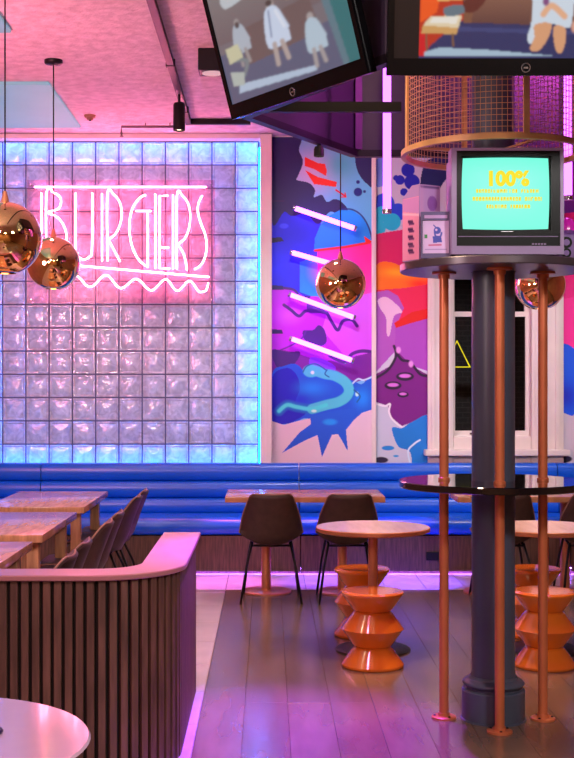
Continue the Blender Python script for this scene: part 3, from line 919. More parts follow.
# zigzag stools
st = thing('zigzag_stool', 'x', 'stool', group='orange zigzag stools')
prof = []
R1, R0 = 0.170, 0.095
zs = [0.0, 0.008, 0.118, 0.205, 0.290, 0.398, 0.408]
prof = [(0.0, 0.0), (R1-0.006, 0.0), (R1, 0.006), (R1, 0.016), (R0+0.012, 0.100), (R0, 0.108), (R0+0.012, 0.116),
        (R1-0.006, 0.198), (R1, 0.206), (R1-0.006, 0.214), (R0+0.012, 0.292), (R0, 0.300), (R0+0.012, 0.308),
        (R1-0.002, 0.392), (R1, 0.402), (R1-0.006, 0.408)]
body = MB().lathe(prof, 44, capb=False, capt=True).build('body', M_orange, st, ang=18)
MB().lathe([(R1-0.018, 0.4082), (R1-0.020, 0.4105), (0.0, 0.4105)], 44, capb=False, capt=False).build('seat_disc', M_orange, st, ang=30)
def floor_at(px, d): return ((px-VX)*d/F, d)
sp = [(372.5, 6.79, 'orange lacquered zigzag stool in front of the round oak table'),
      (362, 7.62, 'orange lacquered zigzag stool behind the pole of the round oak table'),
      (544.5, 6.79, 'orange lacquered zigzag stool behind the rightmost copper pole'),
      (533, 7.62, 'orange lacquered zigzag stool tucked away behind the slate column')]
for i, (px, d, lb) in enumerate(sp):
    o = st if i == 0 else copy_tree(st)
    x, y = floor_at(px, d)
    o.location = (x, y, 0); o['label'] = lb; o.rotation_euler = (0, 0, i*0.7)

# white table in the foreground
ft = thing('round_table', 'glossy white round table in front of the slatted partition', 'table', (-0.80, 2.76, 0))
MB().lathe([(0.0, 0.712), (0.365, 0.712), (0.395, 0.728), (0.405, 0.736), (0.400, 0.742), (0.0, 0.742)], 72, capb=False, capt=False).build('table_top', M_wtop, ft, ang=40)
MB().lathe([(0.035, 0.02), (0.035, 0.712)], 20).build('pole', M_black, ft, ang=40)
MB().lathe([(0.0, 0), (0.22, 0), (0.22, 0.01), (0.04, 0.022), (0, 0.022)], 40, capb=False, capt=False).build('base_disc', M_black, ft, ang=40)
cd = thing('coaster', 'small dark blue round coaster on the white table', 'coaster', (-0.634, 2.82, 0.7425))
M_coast = mat('coaster_blue', (16, 20, 74), 0.4)
MB().lathe([(0.0, 0), (0.034, 0), (0.036, 0.004), (0.034, 0.008), (0.028, 0.007), (0, 0.007)], 32, capb=False, capt=False).build('disc', M_coast, cd, ang=40)

# ------------------------------------------------------------------ column with copper poled bar table
CX, CY = 1.030, 5.715
colm = thing('structural_column', 'slate painted round column with moulded base rising to the ceiling', 'column', (CX, CY, 0))
MB().lathe([(0.101, 0.19), (0.098, 0.23), (0.097, CZ-0.001)], 40, capb=True, capt=True).build('shaft', M_column, colm, ang=40)
MB().lathe([(0.143, 0.002), (0.143, 0.135), (0.139, 0.140), (0.125, 0.142), (0.125, 0.148)] + [(0.125+0.016*math.sin(PI*k/8), 0.150+0.034*k/8) for k in range(9)] + [(0.112, 0.19), (0.105, 0.20)], 48).build('base', M_column, colm, ang=30)
MB().lathe([(0.0, 0.0), (0.149, 0.0), (0.149, 0.006), (0.143, 0.008), (0.0, 0.008)], 48, capb=False, capt=False).build('base_plate', M_column, colm, ang=30)

bar = thing('column_bar_table', 'round smoked-glass bar top and upper shelf on four copper poles around the column', 'bar table', (CX, CY, 0))
def annulus(r0, r1, z0, z1, bev=0.004):
    return MB().lathe([(r0, z0), (r1-bev, z0), (r1, z0+bev), (r1, z1-bev), (r1-bev, z1), (r0, z1)], 72, close=True)
annulus(0.104, 0.43, 1.058, 1.090).build('glass_top', M_gtop, bar, ang=30)
annulus(0.104, 0.425, 2.042, 2.078).build('upper_shelf', M_shelf, bar, ang=30)
phi = -0.055
RP = 0.224
for k in range(4):
    a = -PI/2 + phi + k*PI/2
    x, y = RP*math.cos(a), RP*math.sin(a)
    p = MB().lathe([(0.0215, 0.004), (0.0215, 2.040)], 20, (x, y, 0)).build('pole', M_copperp, bar, ang=40)
    MB().lathe([(0.0, 0), (0.056, 0), (0.056, 0.008), (0.05, 0.012), (0.028, 0.012), (0.026, 0.026), (0.022, 0.026)], 28, (x, y, 0), False, False).build('foot_flange', M_copperp, p, ang=40)
    MB().lathe([(0.022, 2.012), (0.026, 2.012), (0.028, 2.030), (0.056, 2.032), (0.056, 2.0412), (0.0, 2.0412)], 28, (x, y, 0), False, False).build('top_flange', M_copperp, p, ang=40)
    MB().lathe([(0.022, 1.0905), (0.027, 1.0905), (0.027, 1.10), (0.022, 1.104)], 20, (x, y, 0), False, False).build('collar', M_copperp, p, ang=40)
    for q in range(3):
        b_ = 2*PI*q/3 + a
        bx, by = x+0.042*math.cos(b_), y+0.042*math.sin(b_)
        MB().lathe([(0.0065, 0.012), (0.0065, 0.015), (0.003, 0.017)], 8, (bx, by, 0)).build('bolt', M_black, p)

# ---- tube television
TX, TY, TZ = 1.036, 5.40, 2.0785
tv = thing('crt_television', 'old tube television with lilac cabinet and mint screen of yellow text', 'television', (TX, TY, TZ))
hw, hh = 0.243, 0.472
MB().box(-hw, hw, 0.03, 0.10, 0.012, hh).box(-hw+0.02, hw-0.02, 0.10, 0.30, 0.03, hh-0.02).build('cabinet', M_crt, tv)
bk = MB(); bk.prism_y([(-0.2, 0.04), (0.2, 0.04), (0.2, hh-0.04), (-0.2, hh-0.04)], 0.30, 0.44)
for v in bk.bm.verts:
    if v.co.y > 0.4: v.co.x *= 0.55; v.co.z = 0.2+(v.co.z-0.2)*0.6
bk.build('tube_housing', M_crtd, tv)
fr = MB()
fr.box(-hw, -hw+0.022, 0, 0.03, 0.012, hh); fr.box(hw-0.016, hw, 0, 0.03, 0.012, hh)
fr.box(-hw+0.022, hw-0.016, 0, 0.03, hh-0.012, hh); fr.box(-hw+0.022, hw-0.016, 0, 0.03, 0.012, 0.048)
fr.build('front_frame', M_crt, tv)
SX0, SX1, SZ0, SZ1 = -0.199, 0.187, 0.118, 0.436
bz = MB()
bz.box(-hw+0.0225, SX0, 0.006, 0.03, 0.105, hh-0.0125); bz.box(SX1, hw-0.0165, 0.006, 0.03, 0.105, hh-0.0125)
bz.box(SX0, SX1, 0.006, 0.03, SZ1, hh-0.0125); bz.box(SX0, SX1, 0.006, 0.03, 0.105, SZ0)
bz.build('bezel', M_crtd, tv)
cp = MB().box(-hw+0.0225, hw-0.0165, 0.004, 0.03, 0.0485, 0.1045).build('control_panel', M_crtd, tv)
MB().box(-hw+0.03, hw-0.025, 0.0025, 0.004, 0.088, 0.0905).build('chrome_line', M_crt, cp)
MB().box(-0.028, 0.026, 0.0035, 0.006, 0.109, 0.1125).build('badge', M_logo, tv)
for k in range(5):
    MB().box(0.105+k*0.013, 0.114+k*0.013, 0.001, 0.004, 0.0535, 0.060).build('button', M_crt, cp)
for sx in (-1, 1):
    for yy in (0.05, 0.25):
        MB().box(sx*0.19-0.02, sx*0.19+0.02, yy, yy+0.04, 0, 0.0125 if yy < .1 else 0.031).build('foot', M_crtd, tv)
c = Canvas(0, 1, 0, 1, 1/110, (110, 255, 222))
c.spray(.5, .5, .5, .5, (140, 255, 232), .7)
def screen_map(X, Y):
    # slightly domed tube face with rounded corners
    u = 2*X-1; v = 1-2*Y
    bx = (SX1-SX0)/2; bz_ = (SZ1-SZ0)/2
    k = 0.985
    x = (SX0+SX1)/2 + u*bx*(1-0.028*v*v)*k
    z = (SZ0+SZ1)/2 + v*bz_*(1-0.022*u*u)*k
    return x, 0.022-0.010*(1-u*u)*(1-v*v), z
scr = c.build('screen', screen_map, M_crts, tv)
MB().box(SX0, SX1, 0.024, 0.029, SZ0, SZ1).build('screen_surround', M_crtd, tv)
M_ytext = emat('yellow_screen_text', (1.0, 0.80, 0.04), 1.0)
tc_ = bpy.data.curves.new('text', 'FONT'); tc_.body = '100%'; tc_.size = 0.085; tc_.align_x = 'CENTER'; tc_.extrude = 0.0006; tc_.offset = 0.0045
tmp = bpy.data.objects.new('t', tc_); col.objects.link(tmp)
dg = bpy.context.evaluated_depsgraph_get(); dg.update()
tme = bpy.data.meshes.new_from_object(tmp.evaluated_get(dg)); bpy.data.objects.remove(tmp)
to = link('headline_text', tme, M_ytext, scr)
to.rotation_euler = (PI/2, 0, 0); to.location = (0.0, 0.0085, 0.312)
# three lines of small type, too soft to read
rs = random.Random(3)
for (zc, wl, ht, gapat) in ((0.287, 0.27, 0.016, .66), (0.253, 0.30, 0.017, .70), (0.220, 0.18, 0.016, .48)):
    x = -wl/2; tl = MB(); g = False
    while x < wl/2:
        lw = rs.uniform(0.008, 0.012)
        if not g and (x+wl/2)/wl > gapat: x += 0.014; g = True
        tl.box(x, x+0.0042, 0.0105, 0.0115, zc-ht/2, zc+ht/2)
        if rs.random() < .75: tl.box(x+0.0032, x+lw-0.002, 0.0105, 0.0115, zc+ht/2-0.006, zc+ht/2)
        if rs.random() < .7: tl.box(x+0.0032, x+lw-0.002, 0.0105, 0.0115, zc-0.003, zc+0.003)
        if rs.random() < .7: tl.box(x+lw-0.0042, x+lw, 0.0105, 0.0115, zc-ht/2, zc+ht/2)
        if rs.random() < .5: tl.box(x+0.0032, x+lw-0.002, 0.0105, 0.0115, zc-ht/2, zc-ht/2+0.004)
        x += lw+0.003
    tl.build('text_line', M_ytext, scr)

# ---- carton and framed card beside the television
SH = 2.0785
bxo = thing('carton', 'tall pink and lilac printed carton standing behind the small framed card', 'box', (0.668, 5.52, SH), (0, 0, math.radians(30)))
M_carton = mat('carton_lilac', (176, 140, 200), 0.5, vary=0.05)
MB().prism_x([(0, 0), (0.125, 0), (0.125, 0.285), (0.055, 0.335), (0.0, 0.335)][::-1], 0, 0.115).build('carton_body', M_carton, bxo)
c = Canvas(0, 1, 0, 1, 1/60, (236, 150, 190))
c.poly([(0,0),(1,0),(1,.28),(0,.2)], (206, 140, 206)); c.stroke([(0,.24),(1,.30)], .03, (250, 200, 220), False, .02)
for yy in (.38, .50, .62, .74, .84):
    c.stroke([(.35,yy),(.62,yy+.01)], .05, (70, 30, 90), False, .02); c.stroke([(.40,yy+.04),(.7,yy+.045)], .035, (90, 40, 110), False, .02)
c.build('side_print', lambda X, Y: (np.full(X.shape, -0.0008), 0.121*(1-X)+0.002, 0.004+0.278*(1-Y)), M_print, bxo)
c = Canvas(0, 1, 0, 1, 1/60, (186, 146, 208))
c.disc(.62, .24, .26, .11, (140, 84, 172), .1); c.stroke([(.05,.02),(.95,.02)], .03, (90, 60, 130), False, .01)
c.spray(.1, .5, .1, .5, (206, 150, 206), .8)
c.build('front_print', lambda X, Y: (0.002+0.111*X, np.full(X.shape, -0.0008), 0.004+0.328*(1-Y)), M_print, bxo)

fcd = thing('framed_card', 'small purple framed card with a blue figure leaning against the carton', 'sign', (0.733, 5.455, SH), (math.radians(-3), 0, math.radians(-4)))
M_fr = mat('card_frame_purple', (58, 34, 112), 0.35)
f_ = MB()
f_.box(-0.065, -0.058, 0, 0.016, 0, 0.205); f_.box(0.058, 0.065, 0, 0.016, 0, 0.205)
f_.box(-0.058, 0.058, 0, 0.016, 0, 0.022); f_.box(-0.058, 0.058, 0, 0.016, 0.168, 0.205); f_.box(-0.058, 0.058, 0.008, 0.016, 0.022, 0.168)
f_.build('frame', M_fr, fcd)
c = Canvas(0, 1, 0, 1, 1/70, (206, 176, 226))
c.poly([(.38,.48),(.70,.46),(.74,.66),(.40,.68)], (40, 50, 170)); c.disc(.56, .30, .15, .12, (50, 60, 176), .15); c.disc(.52, .28, .05, .04, (206, 176, 226), .2)
c.stroke([(.46,.36),(.50,.48),(.66,.50),(.72,.38)], .07, (44, 56, 172), True, .03); c.stroke([(.42,.14),(.50,.20)], .04, (60, 70, 180), False, .02)
c.poly([(.06,.42),(.18,.42),(.18,.54),(.06,.54)], (40, 130, 70)); c.stroke([(.24,.75),(.7,.74)], .05, (190, 80, 140), False, .02); c.stroke([(.1,.88),(.9,.88)], .03, (150, 120, 190), False, .02)
c.build('card', lambda X, Y: (-0.057+0.114*X, np.full(X.shape, 0.0072), 0.023+0.144*(1-Y)), M_print, fcd)
MB().box(-0.05, 0.05, -0.001, 0.0, 0.176, 0.190).build('frame_band', M_carton, fcd)
MB().box(-0.012, 0.012, 0.0155, 0.03, 0.0, 0.12).build('stand_leg', M_fr, fcd)

# items at the right end of the shelf
rd = thing('toy_radio', 'small purple radio box with round dials right of the tube television', 'radio', (1.345, 5.60, SH))
M_rad = mat('radio_purple', (112, 60, 150), 0.4)
MB().box(-0.055, 0.06, 0, 0.10, 0, 0.125).bevel(0.008, 2).build('body', M_rad, rd)
for (zz, r_) in ((0.085, 0.026), (0.038, 0.022)):
    d_ = MB().tube([(-0.01, 0.002, zz), (-0.01, -0.008, zz)], r_, 24).build('dial', M_crtd, rd)
    MB().tube([(-0.01, -0.008, zz), (-0.01, -0.012, zz)], r_*0.55, 16).build('knob', M_rad, d_)
dm = thing('dome_lamp', 'glossy magenta dome standing on top of the small purple radio', 'lamp', (1.35, 5.65, SH+0.1252))
M_dome = mat('magenta_dome', (232, 40, 200), 0.25, coat=0.4)
MB().lathe([(0.0, 0.0), (0.05, 0), (0.052, 0.014), (0.046, 0.016)], 28, capb=False, capt=False).build('base', M_rad, dm, ang=40)
MB().lathe([(0.046*math.cos(a), 0.015+0.065*math.sin(a)) for a in [k*PI/20 for k in range(10)]] + [(0.0, 0.08)], 28, capb=False, capt=False).build('dome', M_dome, dm, smooth=True)

# ------------------------------------------------------------------ copper mesh drum around the column
dr = thing('mesh_drum', 'round brass-framed wire mesh drum hung around the top of the column', 'mesh cage', (CX, CY, 2.572))
DR, DH = 0.42, 0.96
def ring(r, z, w_, h_):
    return MB().lathe([(r-w_, z), (r, z), (r, z+h_), (r-w_, z+h_)], 72, close=True)
ring(DR, 0.0, 0.022, 0.024).build('hoop', M_gold, dr, ang=30)
ring(DR, DH-0.05, 0.022, 0.05).build('hoop', M_gold, dr, ang=30)
ring(DR-0.004, 0.46, 0.010, 0.02).build('hoop', M_gold, dr, ang=30)
for k in range(4):
    a = -PI/2 + 0.17 + k*PI/2
    b = MB().box(-0.014, 0.014, -0.004, 0.004, 0.0235, DH-0.04)
    o = b.build('strap', M_gold, dr); o.location = ((DR-0.012)*math.cos(a), (DR-0.012)*math.sin(a), 0); o.rotation_euler = (0, 0, a+PI/2)
mw = MB()
for k in range(110):
    a = 2*PI*k/110
    mw.tube([((DR-0.02)*math.cos(a), (DR-0.02)*math.sin(a), 0.012), ((DR-0.02)*math.cos(a), (DR-0.02)*math.sin(a), DH-0.03)], 0.0014, 4)
for k in range(36):
    z = 0.03+k*0.025
    mw.tube([((DR-0.02)*math.cos(2*PI*q/72), (DR-0.02)*math.sin(2*PI*q/72), z) for q in range(72)], 0.0014, 4, closed=True)
o = mw.build('wire_mesh', M_gold, dr); o['kind'] = 'stuff'
for k in range(4):
    a = k*PI/2 + 0.35
    MB().beam((0.096*math.cos(a), 0.096*math.sin(a), 0.012), ((DR-0.021)*math.cos(a), (DR-0.021)*math.sin(a), 0.012), 0.016, 0.010).build('cross_bar', M_gold, dr)

# ------------------------------------------------------------------ hexagonal television housing
HR, HZ = 1.13, 2.745
hexf = thing('television_gantry', 'dark hexagonal hanging gantry that carries the flat televisions round the column', 'gantry', (CX, CY, HZ))
V = [(HR*math.cos(k*PI/3), HR*math.sin(k*PI/3)) for k in range(6)]
for k in range(6):
    p, q = Vector((*V[k], 0)), Vector((*V[(k+1) % 6], 0))
    n = (p+q).normalized()
    pn = MB()
    d = (q-p).normalized()
    M = Matrix.Translation((p+q)/2 + Vector((0, 0, 0))) @ Matrix.Rotation(math.atan2(d.y, d.x), 4, 'Z')
    ln = (q-p).length
    MB().box(-ln/2+0.02, ln/2-0.02, -0.012, 0.012, 0.036, CZ-HZ-0.002, M).build('side_panel', M_dark, hexf)
    MB().box(-ln/2, ln/2, -0.022, 0.022, 0, 0.035, M).build('bottom_rail', M_black, hexf)
    e = p.normalized()
    if k in (0, 3): MB().beam(e*(HR-0.03)+Vector((0, 0, 0.05)), e*(DR+0.002)+Vector((0, 0, 0.05)), 0.03, 0.045).build('spoke', M_black, hexf)
    MB().box(-0.022, 0.022, -0.022, 0.022, 0.0355, CZ-HZ-0.002, Matrix.Translation(p*0.985) @ Matrix.Rotation(k*PI/3, 4, 'Z')).build('corner_post', M_dark, hexf)
hx_ = [(x*0.97, y*0.97) for x, y in V]
MB().prism_z(hx_, CZ-HZ-0.030, CZ-HZ-0.003).build('top_board', M_dark, hexf)

def television(label, loc, yaw, tilt, wd, ht, canvas):
    t_ = thing('flat_television', label, 'television', loc, (tilt, 0, yaw), 'flat televisions on the gantry')
    b = 0.024
    MB().box(-wd/2, wd/2, 0.012, 0.05, 0, ht).bevel(0.006, 2).build('back_case', M_tvb, t_)
    fr = MB()
    fr.box(-wd/2, -wd/2+b, 0, 0.012, 0, ht); fr.box(wd/2-b, wd/2, 0, 0.012, 0, ht)
    fr.box(-wd/2+b, wd/2-b, 0, 0.012, 0, 0.062); fr.box(-wd/2+b, wd/2-b, 0, 0.012, ht-b, ht)
    fr.build('bezel', M_tvb, t_)
    canvas.build('screen', lambda X, Y: (-wd/2+b+(wd-2*b)*(X-canvas.xs[0])/(canvas.xs[-1]-canvas.xs[0]), np.full(X.shape, 0.008), 0.062+(ht-0.062-b)*(1-(Y-canvas.ys[0])/(canvas.ys[-1]-canvas.ys[0]))), M_screen, t_)
    lg = MB().tube([(0.016*math.cos(a), -0.002, 0.028+0.016*math.sin(a)) for a in [2*PI*k/24 for k in range(24)]], 0.0022, 6, closed=True)
    l_ = lg.build('logo_ring', M_logo, t_)
    MB().box(-0.008, 0.008, -0.003, 0.0, 0.025, 0.031).build('logo_mark', M_logo, l_)
    MB().box(-0.10, 0.10, 0.0505, 0.075, 0.2, 0.4).build('wall_bracket', M_black, t_)
    return t_

# left television picture: pale washed out room with figures
c = Canvas(0, 1, 0, 1, 1/200, (116, 106, 112))
c.poly([(0,0),(1,0),(1,.5),(0,.5)], (128, 120, 120), rgb2=(112, 96, 100))
c.poly([(0,.58),(.9,.66),(.92,1),(0,1)], (92, 92, 116))
c.poly([(.2,.45),(.75,.42),(.78,.70),(.2,.74)], (108, 88, 88))
c.poly([(.84,0),(1,0),(1,1),(.92,1)], (52, 108, 112)); c.poly([(.78,0),(.84,0),(.92,1),(.88,1)], (94, 118, 130))
c.poly([(.1,.86),(.7,.93),(.7,.97),(.08,.93)], (170, 184, 204))
def fig(x, y, s, body, skin):
    c.disc(x, y-.16*s, .035*s, .05*s, skin, .3)
    c.poly([(x-.05*s,y-.12*s),(x+.05*s,y-.12*s),(x+.10*s,y+.12*s),(x+.06*s,y+.16*s),(x-.08*s,y+.15*s)], body, True)
    c.stroke([(x-.03*s,y+.14*s),(x-.035*s,y+.30*s)], .035*s, skin, False, .01); c.stroke([(x+.03*s,y+.14*s),(x+.05*s,y+.28*s)], .035*s, skin, False, .01)
    c.stroke([(x+.05*s,y-.08*s),(x+.09*s,y+.05*s)], .03*s, body, False, .01)
fig(.47, .52, 1.0, (190, 200, 220), (170, 154, 150)); fig(.19, .50, .75, (166, 172, 184), (150, 140, 140)); fig(.73, .70, .8, (170, 186, 200), (160, 150, 150))
c.stroke([(.45,.40),(.43,.60)], .012, (120, 130, 160), False, .006); c.disc(.465, .345, .03, .03, (70, 60, 60), .3); c.stroke([(.50,.42),(.54,.56)], .02, (210, 214, 226), False, .01)
c.disc(.19, .40, .022, .03, (80, 70, 70), .3); c.stroke([(.1,.66),(.2,.70),(.16,.8)], .03, (120, 126, 130), True, .01)
c.disc(.62, .18, .05, .07, (206, 206, 206), .3); c.poly([(.56,.26),(.70,.25),(.74,.36),(.60,.38)], (206, 198, 160)); c.poly([(.12,.12),(.32,.10),(.34,.2),(.13,.24)], (180, 184, 190), True)
c.poly([(.05,.55),(.16,.54),(.18,.66),(.06,.68)], (190, 186, 156)); c.poly([(.05,.74),(.16,.78),(.14,.88),(.05,.86)], (170, 176, 170))
lab1 = 'tilted flat television facing left on the gantry, pale picture of seated people'
c.blur(5)
HE = Vector((CX, CY, 0))
nl = Vector((-math.sin(PI/3), -math.cos(PI/3), 0))
cl = HE + nl*(HR*math.cos(PI/6)+0.085)
television(lab1, (0.108, 5.147, 2.705), math.radians(-57), math.radians(16.5), 0.99, 0.60, c)
# front television picture: booth, striped table, legs of a seated person
c = Canvas(394.2, 656.5, -82, 60, 0.9, (40, 44, 88))
c.poly([(394,-84),(470,-84),(466,20),(419,58),(394,58)], (176, 50, 26)); c.poly([(419,-30),(445,-30),(436,16),(420,26)], (226, 84, 26)); c.poly([(419,34),(427,32),(430,58),(419,58)], (196, 26, 34))
c.poly([(462,-84),(668,-84),(668,28),(462,26)], (120, 78, 58)); c.poly([(475,-6),(530,-4),(528,28),(470,26)], (134, 92, 74), rgb2=(92, 58, 54))
c.poly([(463,-20),(487,-20),(484,4),(472,16),(462,12)], (92, 40, 34), True)
c.poly([(455,27),(668,30),(668,60),(424,58),(430,48)], (44, 48, 92)); c.poly([(458,30),(668,36),(668,40),(456,34)], (58, 64, 112))
c.poly([(430,20),(461,19),(457.5,31),(422.5,28.5)], (214, 196, 164)); c.poly([(422.5,28.5),(457.5,31),(456,37),(421,36)], (196, 150, 92)); c.poly([(432,21),(458,20),(455,27),(429,26)], (222, 216, 206))
c.poly([(443,12),(460,9),(462,17),(446,20)], (96, 112, 124), True); c.stroke([(426,37),(427,52)], 2, (120, 84, 60), False); c.stroke([(452,37),(453,48)], 2, (120, 84, 60), False)
c.poly([(434,-6),(470,-8),(464,4),(436,6)], (216, 170, 100))
c.poly([(424,54),(440,49.5),(490,52),(560,58),(424,58)], (156, 178, 196))
c.poly([(529,-60),(569,-60),(570,20),(563,31),(551,27),(540,30),(531,46),(526,40),(530,18)], (196, 206, 218), True)
c.poly([(533,28),(549,27),(546,42),(537,53),(529,51),(533,40)], (206, 150, 112), True); c.poly([(552,30),(563,31),(564,44),(560,55),(554,50)], (206, 150, 112), True)
c.stroke([(541,18),(549,10),(562,20)], 6, (216, 164, 130), True, 1.5); c.disc(543, 6, 4, 5, (124, 70, 120), .4); c.disc(573, 30, 5, 7, (206, 150, 130), .4)
c.blur(2); c.blend((c.X < 419).astype(float), (8, 8, 10))
lab2 = 'flat television facing the room on the gantry, vivid picture of a booth and seated legs'
television(lab2, (0.958, CY-HR*math.cos(PI/6)-0.085, 2.678), 0.0, math.radians(12), 1.03, 0.62, c)

# ------------------------------------------------------------------ neon and light tubes
sg = thing('neon_sign', 'pink neon BURGERS sign with underline and wavy line on added pink-glow panel', 'neon sign', (at(121, 302, 10.6).x, 10.6, at(121, 302, 10.6).z))
def sp_(px, py, d=10.6):
    p = at(px, py, d); return (p.x-sg.location.x, 0.0, p.z-sg.location.z)
LET = {
 'letter_B': [[(41.3,193),(41.3,262)], [(46.5,262),(46.5,193),(54,193),(59.5,196.5),(61,202.5),(58,209),(48,212.5),(57,217),(64,226),(66.5,238),(64,251),(57,259),(47,262)]],
 'letter_U': [[(75.5,193),(75.5,248),(78,256),(83.5,259.5),(89,257),(92,249),(92.3,193)]],
 'letter_R': [[(102,193.5),(102,261)], [(107.6,261),(107.4,194),(114,195),(119.5,202),(121.6,212),(120.5,223),(116,233),(108.5,240)], [(108.5,240),(113.5,249),(120,261.5)]],
 'letter_G': [[(145.7,195),(141,197),(135.5,203),(131.3,212),(129.4,224),(130.2,238),(133.5,250),(139,260),(146.6,266),(147.8,262),(147.8,212)], [(136,211),(151,211)]],
 'letter_E': [[(155.2,194),(155.2,268.5)], [(168,195.7),(159.6,195.7),(159.6,268.5),(170,268.5)], [(159.6,247.8),(168.8,247.8)]],
 'letter_R.001': [[(173,195),(173,269)], [(176.9,269),(176.9,196),(183,196.5),(188.3,204),(190.2,215),(189,228),(185,238),(178,244.5)], [(178,244.5),(184,255),(187,270)]],
 'letter_S': [[(202.3,195.7),(199.3,201),(197.8,207.5),(198.4,215),(201.5,225),(205,234),(206.7,245),(205,257),(200.5,265.5),(194.5,269.3)]],
 'top_line': [[(34.5,187),(206,187)]], 'underline': [[(40,262.5+0.2),(40.5,262.7)]],
}
LET['underline'] = [[(66,264.6),(209,277)]]
ext = [(62,287.5),(75.5,276),(90,287),(106,275.2),(121,288.2),(136,279),(151.4,290.3),(165.8,279.4),(177.3,290.7),(189.7,281),(200.5,292)]
wv = []
for (xa, ya), (xb, yb) in zip(ext, ext[1:]):
    for k in range(6):
        t = k/6; wv.append((xa+(xb-xa)*t, ya+(yb-ya)*(1-math.cos(PI*t))/2))
LET['wavy_line'] = [wv + [(200.5,292),(206,290.5),(208.3,283)]]
SHARP = {'letter_E', 'top_line', 'underline'}
for nm, strokes in LET.items():
    b = MB()
    for s_ in strokes:
        if nm in SHARP or len(s_) <= 2:
            b.tube([sp_(*p) for p in s_], 0.0064, 6)
        else:
            b.tube([sp_(p[0], p[1]) for p in smooth_path(s_, 2 if nm == 'wavy_line' else 5)], 0.0064, 6)
    b.build(nm.split('.')[0], M_neonp, sg, True)
M_signglow = thin_glass('pink_glow_panel', (1.0, 0.80, 0.88), 0.1)  # added panel, its pink tint standing in for the neon glow
M_signglow.node_tree.nodes['Glossy BSDF'].inputs['Roughness'].default_value = 0.35
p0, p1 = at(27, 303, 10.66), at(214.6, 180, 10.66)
MB().box(p0.x-sg.location.x, p1.x-sg.location.x, 0.055, 0.060, p0.z-sg.location.z, p1.z-sg.location.z).build('glow_panel', M_signglow, sg)
st_ = MB()
for (px, py) in ((30, 184), (211, 184), (30, 299), (211, 299)):
    q = sp_(px, py); MB().tube([(q[0], 0.05, q[2]), (q[0], 0.10, q[2])], 0.008, 8).build('standoff', M_logo, sg)

def tube_light(label, p, q, r, m, group, name='light_tube', offs=None):
    p, q = Vector(p), Vector(q); c_ = (p+q)/2
    t_ = thing(name, label, 'light tube', c_, group=group)
    d = (q-p).normalized()
    MB().tube([p-c_+d*0.02, q-c_-d*0.02], r, 12).build('tube', m, t_, True)
    for e, s in ((p, 1), (q, -1)):
        k = MB().tube([e-c_, e-c_+d*s*0.022], r*1.15, 12).build('end_cap', M_logo, t_, ang=40)
        if offs:
            MB().tube([e-c_+d*s*0.011, e-c_+d*s*0.011+Vector((0, offs, 0))], 0.006, 6).build('bracket', M_logo, k)
    if offs is None:
        MB().tube([q-c_ if q.z > p.z else p-c_, Vector((0, 0, 3.6295-c_.z))], 0.004, 6).build('hanging_wire', M_black, t_)
    return t_
TD = 10.60
ml = ['uppermost slanted violet-white light tube on the mural, below the red shapes',
      'slanted violet-white light tube on the mural, crossing the bright blue area',
      'slanted violet-white light tube on the mural, just under the copper globe',
      'lowest slanted violet-white light tube on the mural, above the cyan serpent']
for lb, (a, b) in zip(ml, [((293, 207.5), (356.5, 229)), ((290, 252), (350, 269)), ((288.5, 294), (355.5, 318)), ((289.5, 338), (354, 361))]):
    tube_light(lb, at(*a, TD), at(*b, TD), 0.021, M_neonw, 'slanted light tubes on the mural', offs=0.135)
tube_light('upright violet light tube hanging in front of the mural corner, left of the mesh drum', at(387, 50, 6.35), at(387, 213.5, 6.35), 0.0205, M_neonv, 'upright violet tubes in the gantry')
tube_light('upright violet light tube behind the right side of the mesh drum', at(568, 60, 6.35), at(568, 200, 6.35), 0.0205, M_neonv, 'upright violet tubes in the gantry')
# glowing triangle hung in the yard, standing in for a pane reflection
yt = thing('reflection_triangle', 'yellow triangle glowing inside the sash window in place of a reflection', 'neon sign', (at(457, 367, 11.6).x, 11.6, at(457, 367, 11.6).z))
sc = 11.6/F
tri = [Vector((-13*sc, 0, 0)), Vector((13*sc, 0, 0)), Vector((0, 0, 26*sc))]
MB().tube([tri[0], tri[1], tri[2]], 0.010, 6, closed=True).build('tube', M_neony, yt, True)
MB().tube([(0, 0, 26*sc), (0, 0, 3.59-yt.location.z)], 0.003, 5).build('hanging_wire', M_black, yt)

# ------------------------------------------------------------------ pendant globes
GR = 0.176
def make_pendant():
    r = thing('globe_pendant', 'x', 'pendant lamp')
    pr = []
    a0 = math.radians(162)
    for k in range(25):
        a = math.radians(5) + (a0-math.radians(5))*k/24
        pr.append((GR*math.sin(a), GR*math.cos(a)))
    inn = [(x*0.985, z*0.985) for x, z in pr[::-1]]
    MB().lathe(pr+inn, 48, capb=False, capt=False).build('globe', M_mirror, r, True)
    MB().lathe([(0.0, GR+0.05), (0.008, GR+0.05), (0.018, GR+0.012), (0.022, GR-0.004), (0.0, GR-0.006)], 20, capb=False, capt=False).build('socket_cap', M_copper, r, ang=40)
    MB().lathe([(0.0, -0.06), (0.03, -0.045), (0.045, -0.01), (0.038, 0.03), (0.018, 0.07), (0.016, 0.14), (0.0, 0.14)], 20, capb=False, capt=False).build('bulb', M_bulb, r, True)
    return r
pd = make_pendant()
pl = [(5.0, 238.5, 5.98, 'mirrored copper globe pendant lowest and largest, overlapping the start of the neon sign', 0),
      (53.5, 263.5, 8.22, 'mirrored copper globe pendant hanging in front of the first letters of the neon sign', 1),
      (340.5, 284, 8.72, 'mirrored copper globe pendant in front of the mural light tubes', 2),
      (540, 285, 8.72, 'mirrored copper globe pendant hanging behind the rightmost copper pole', 3)]
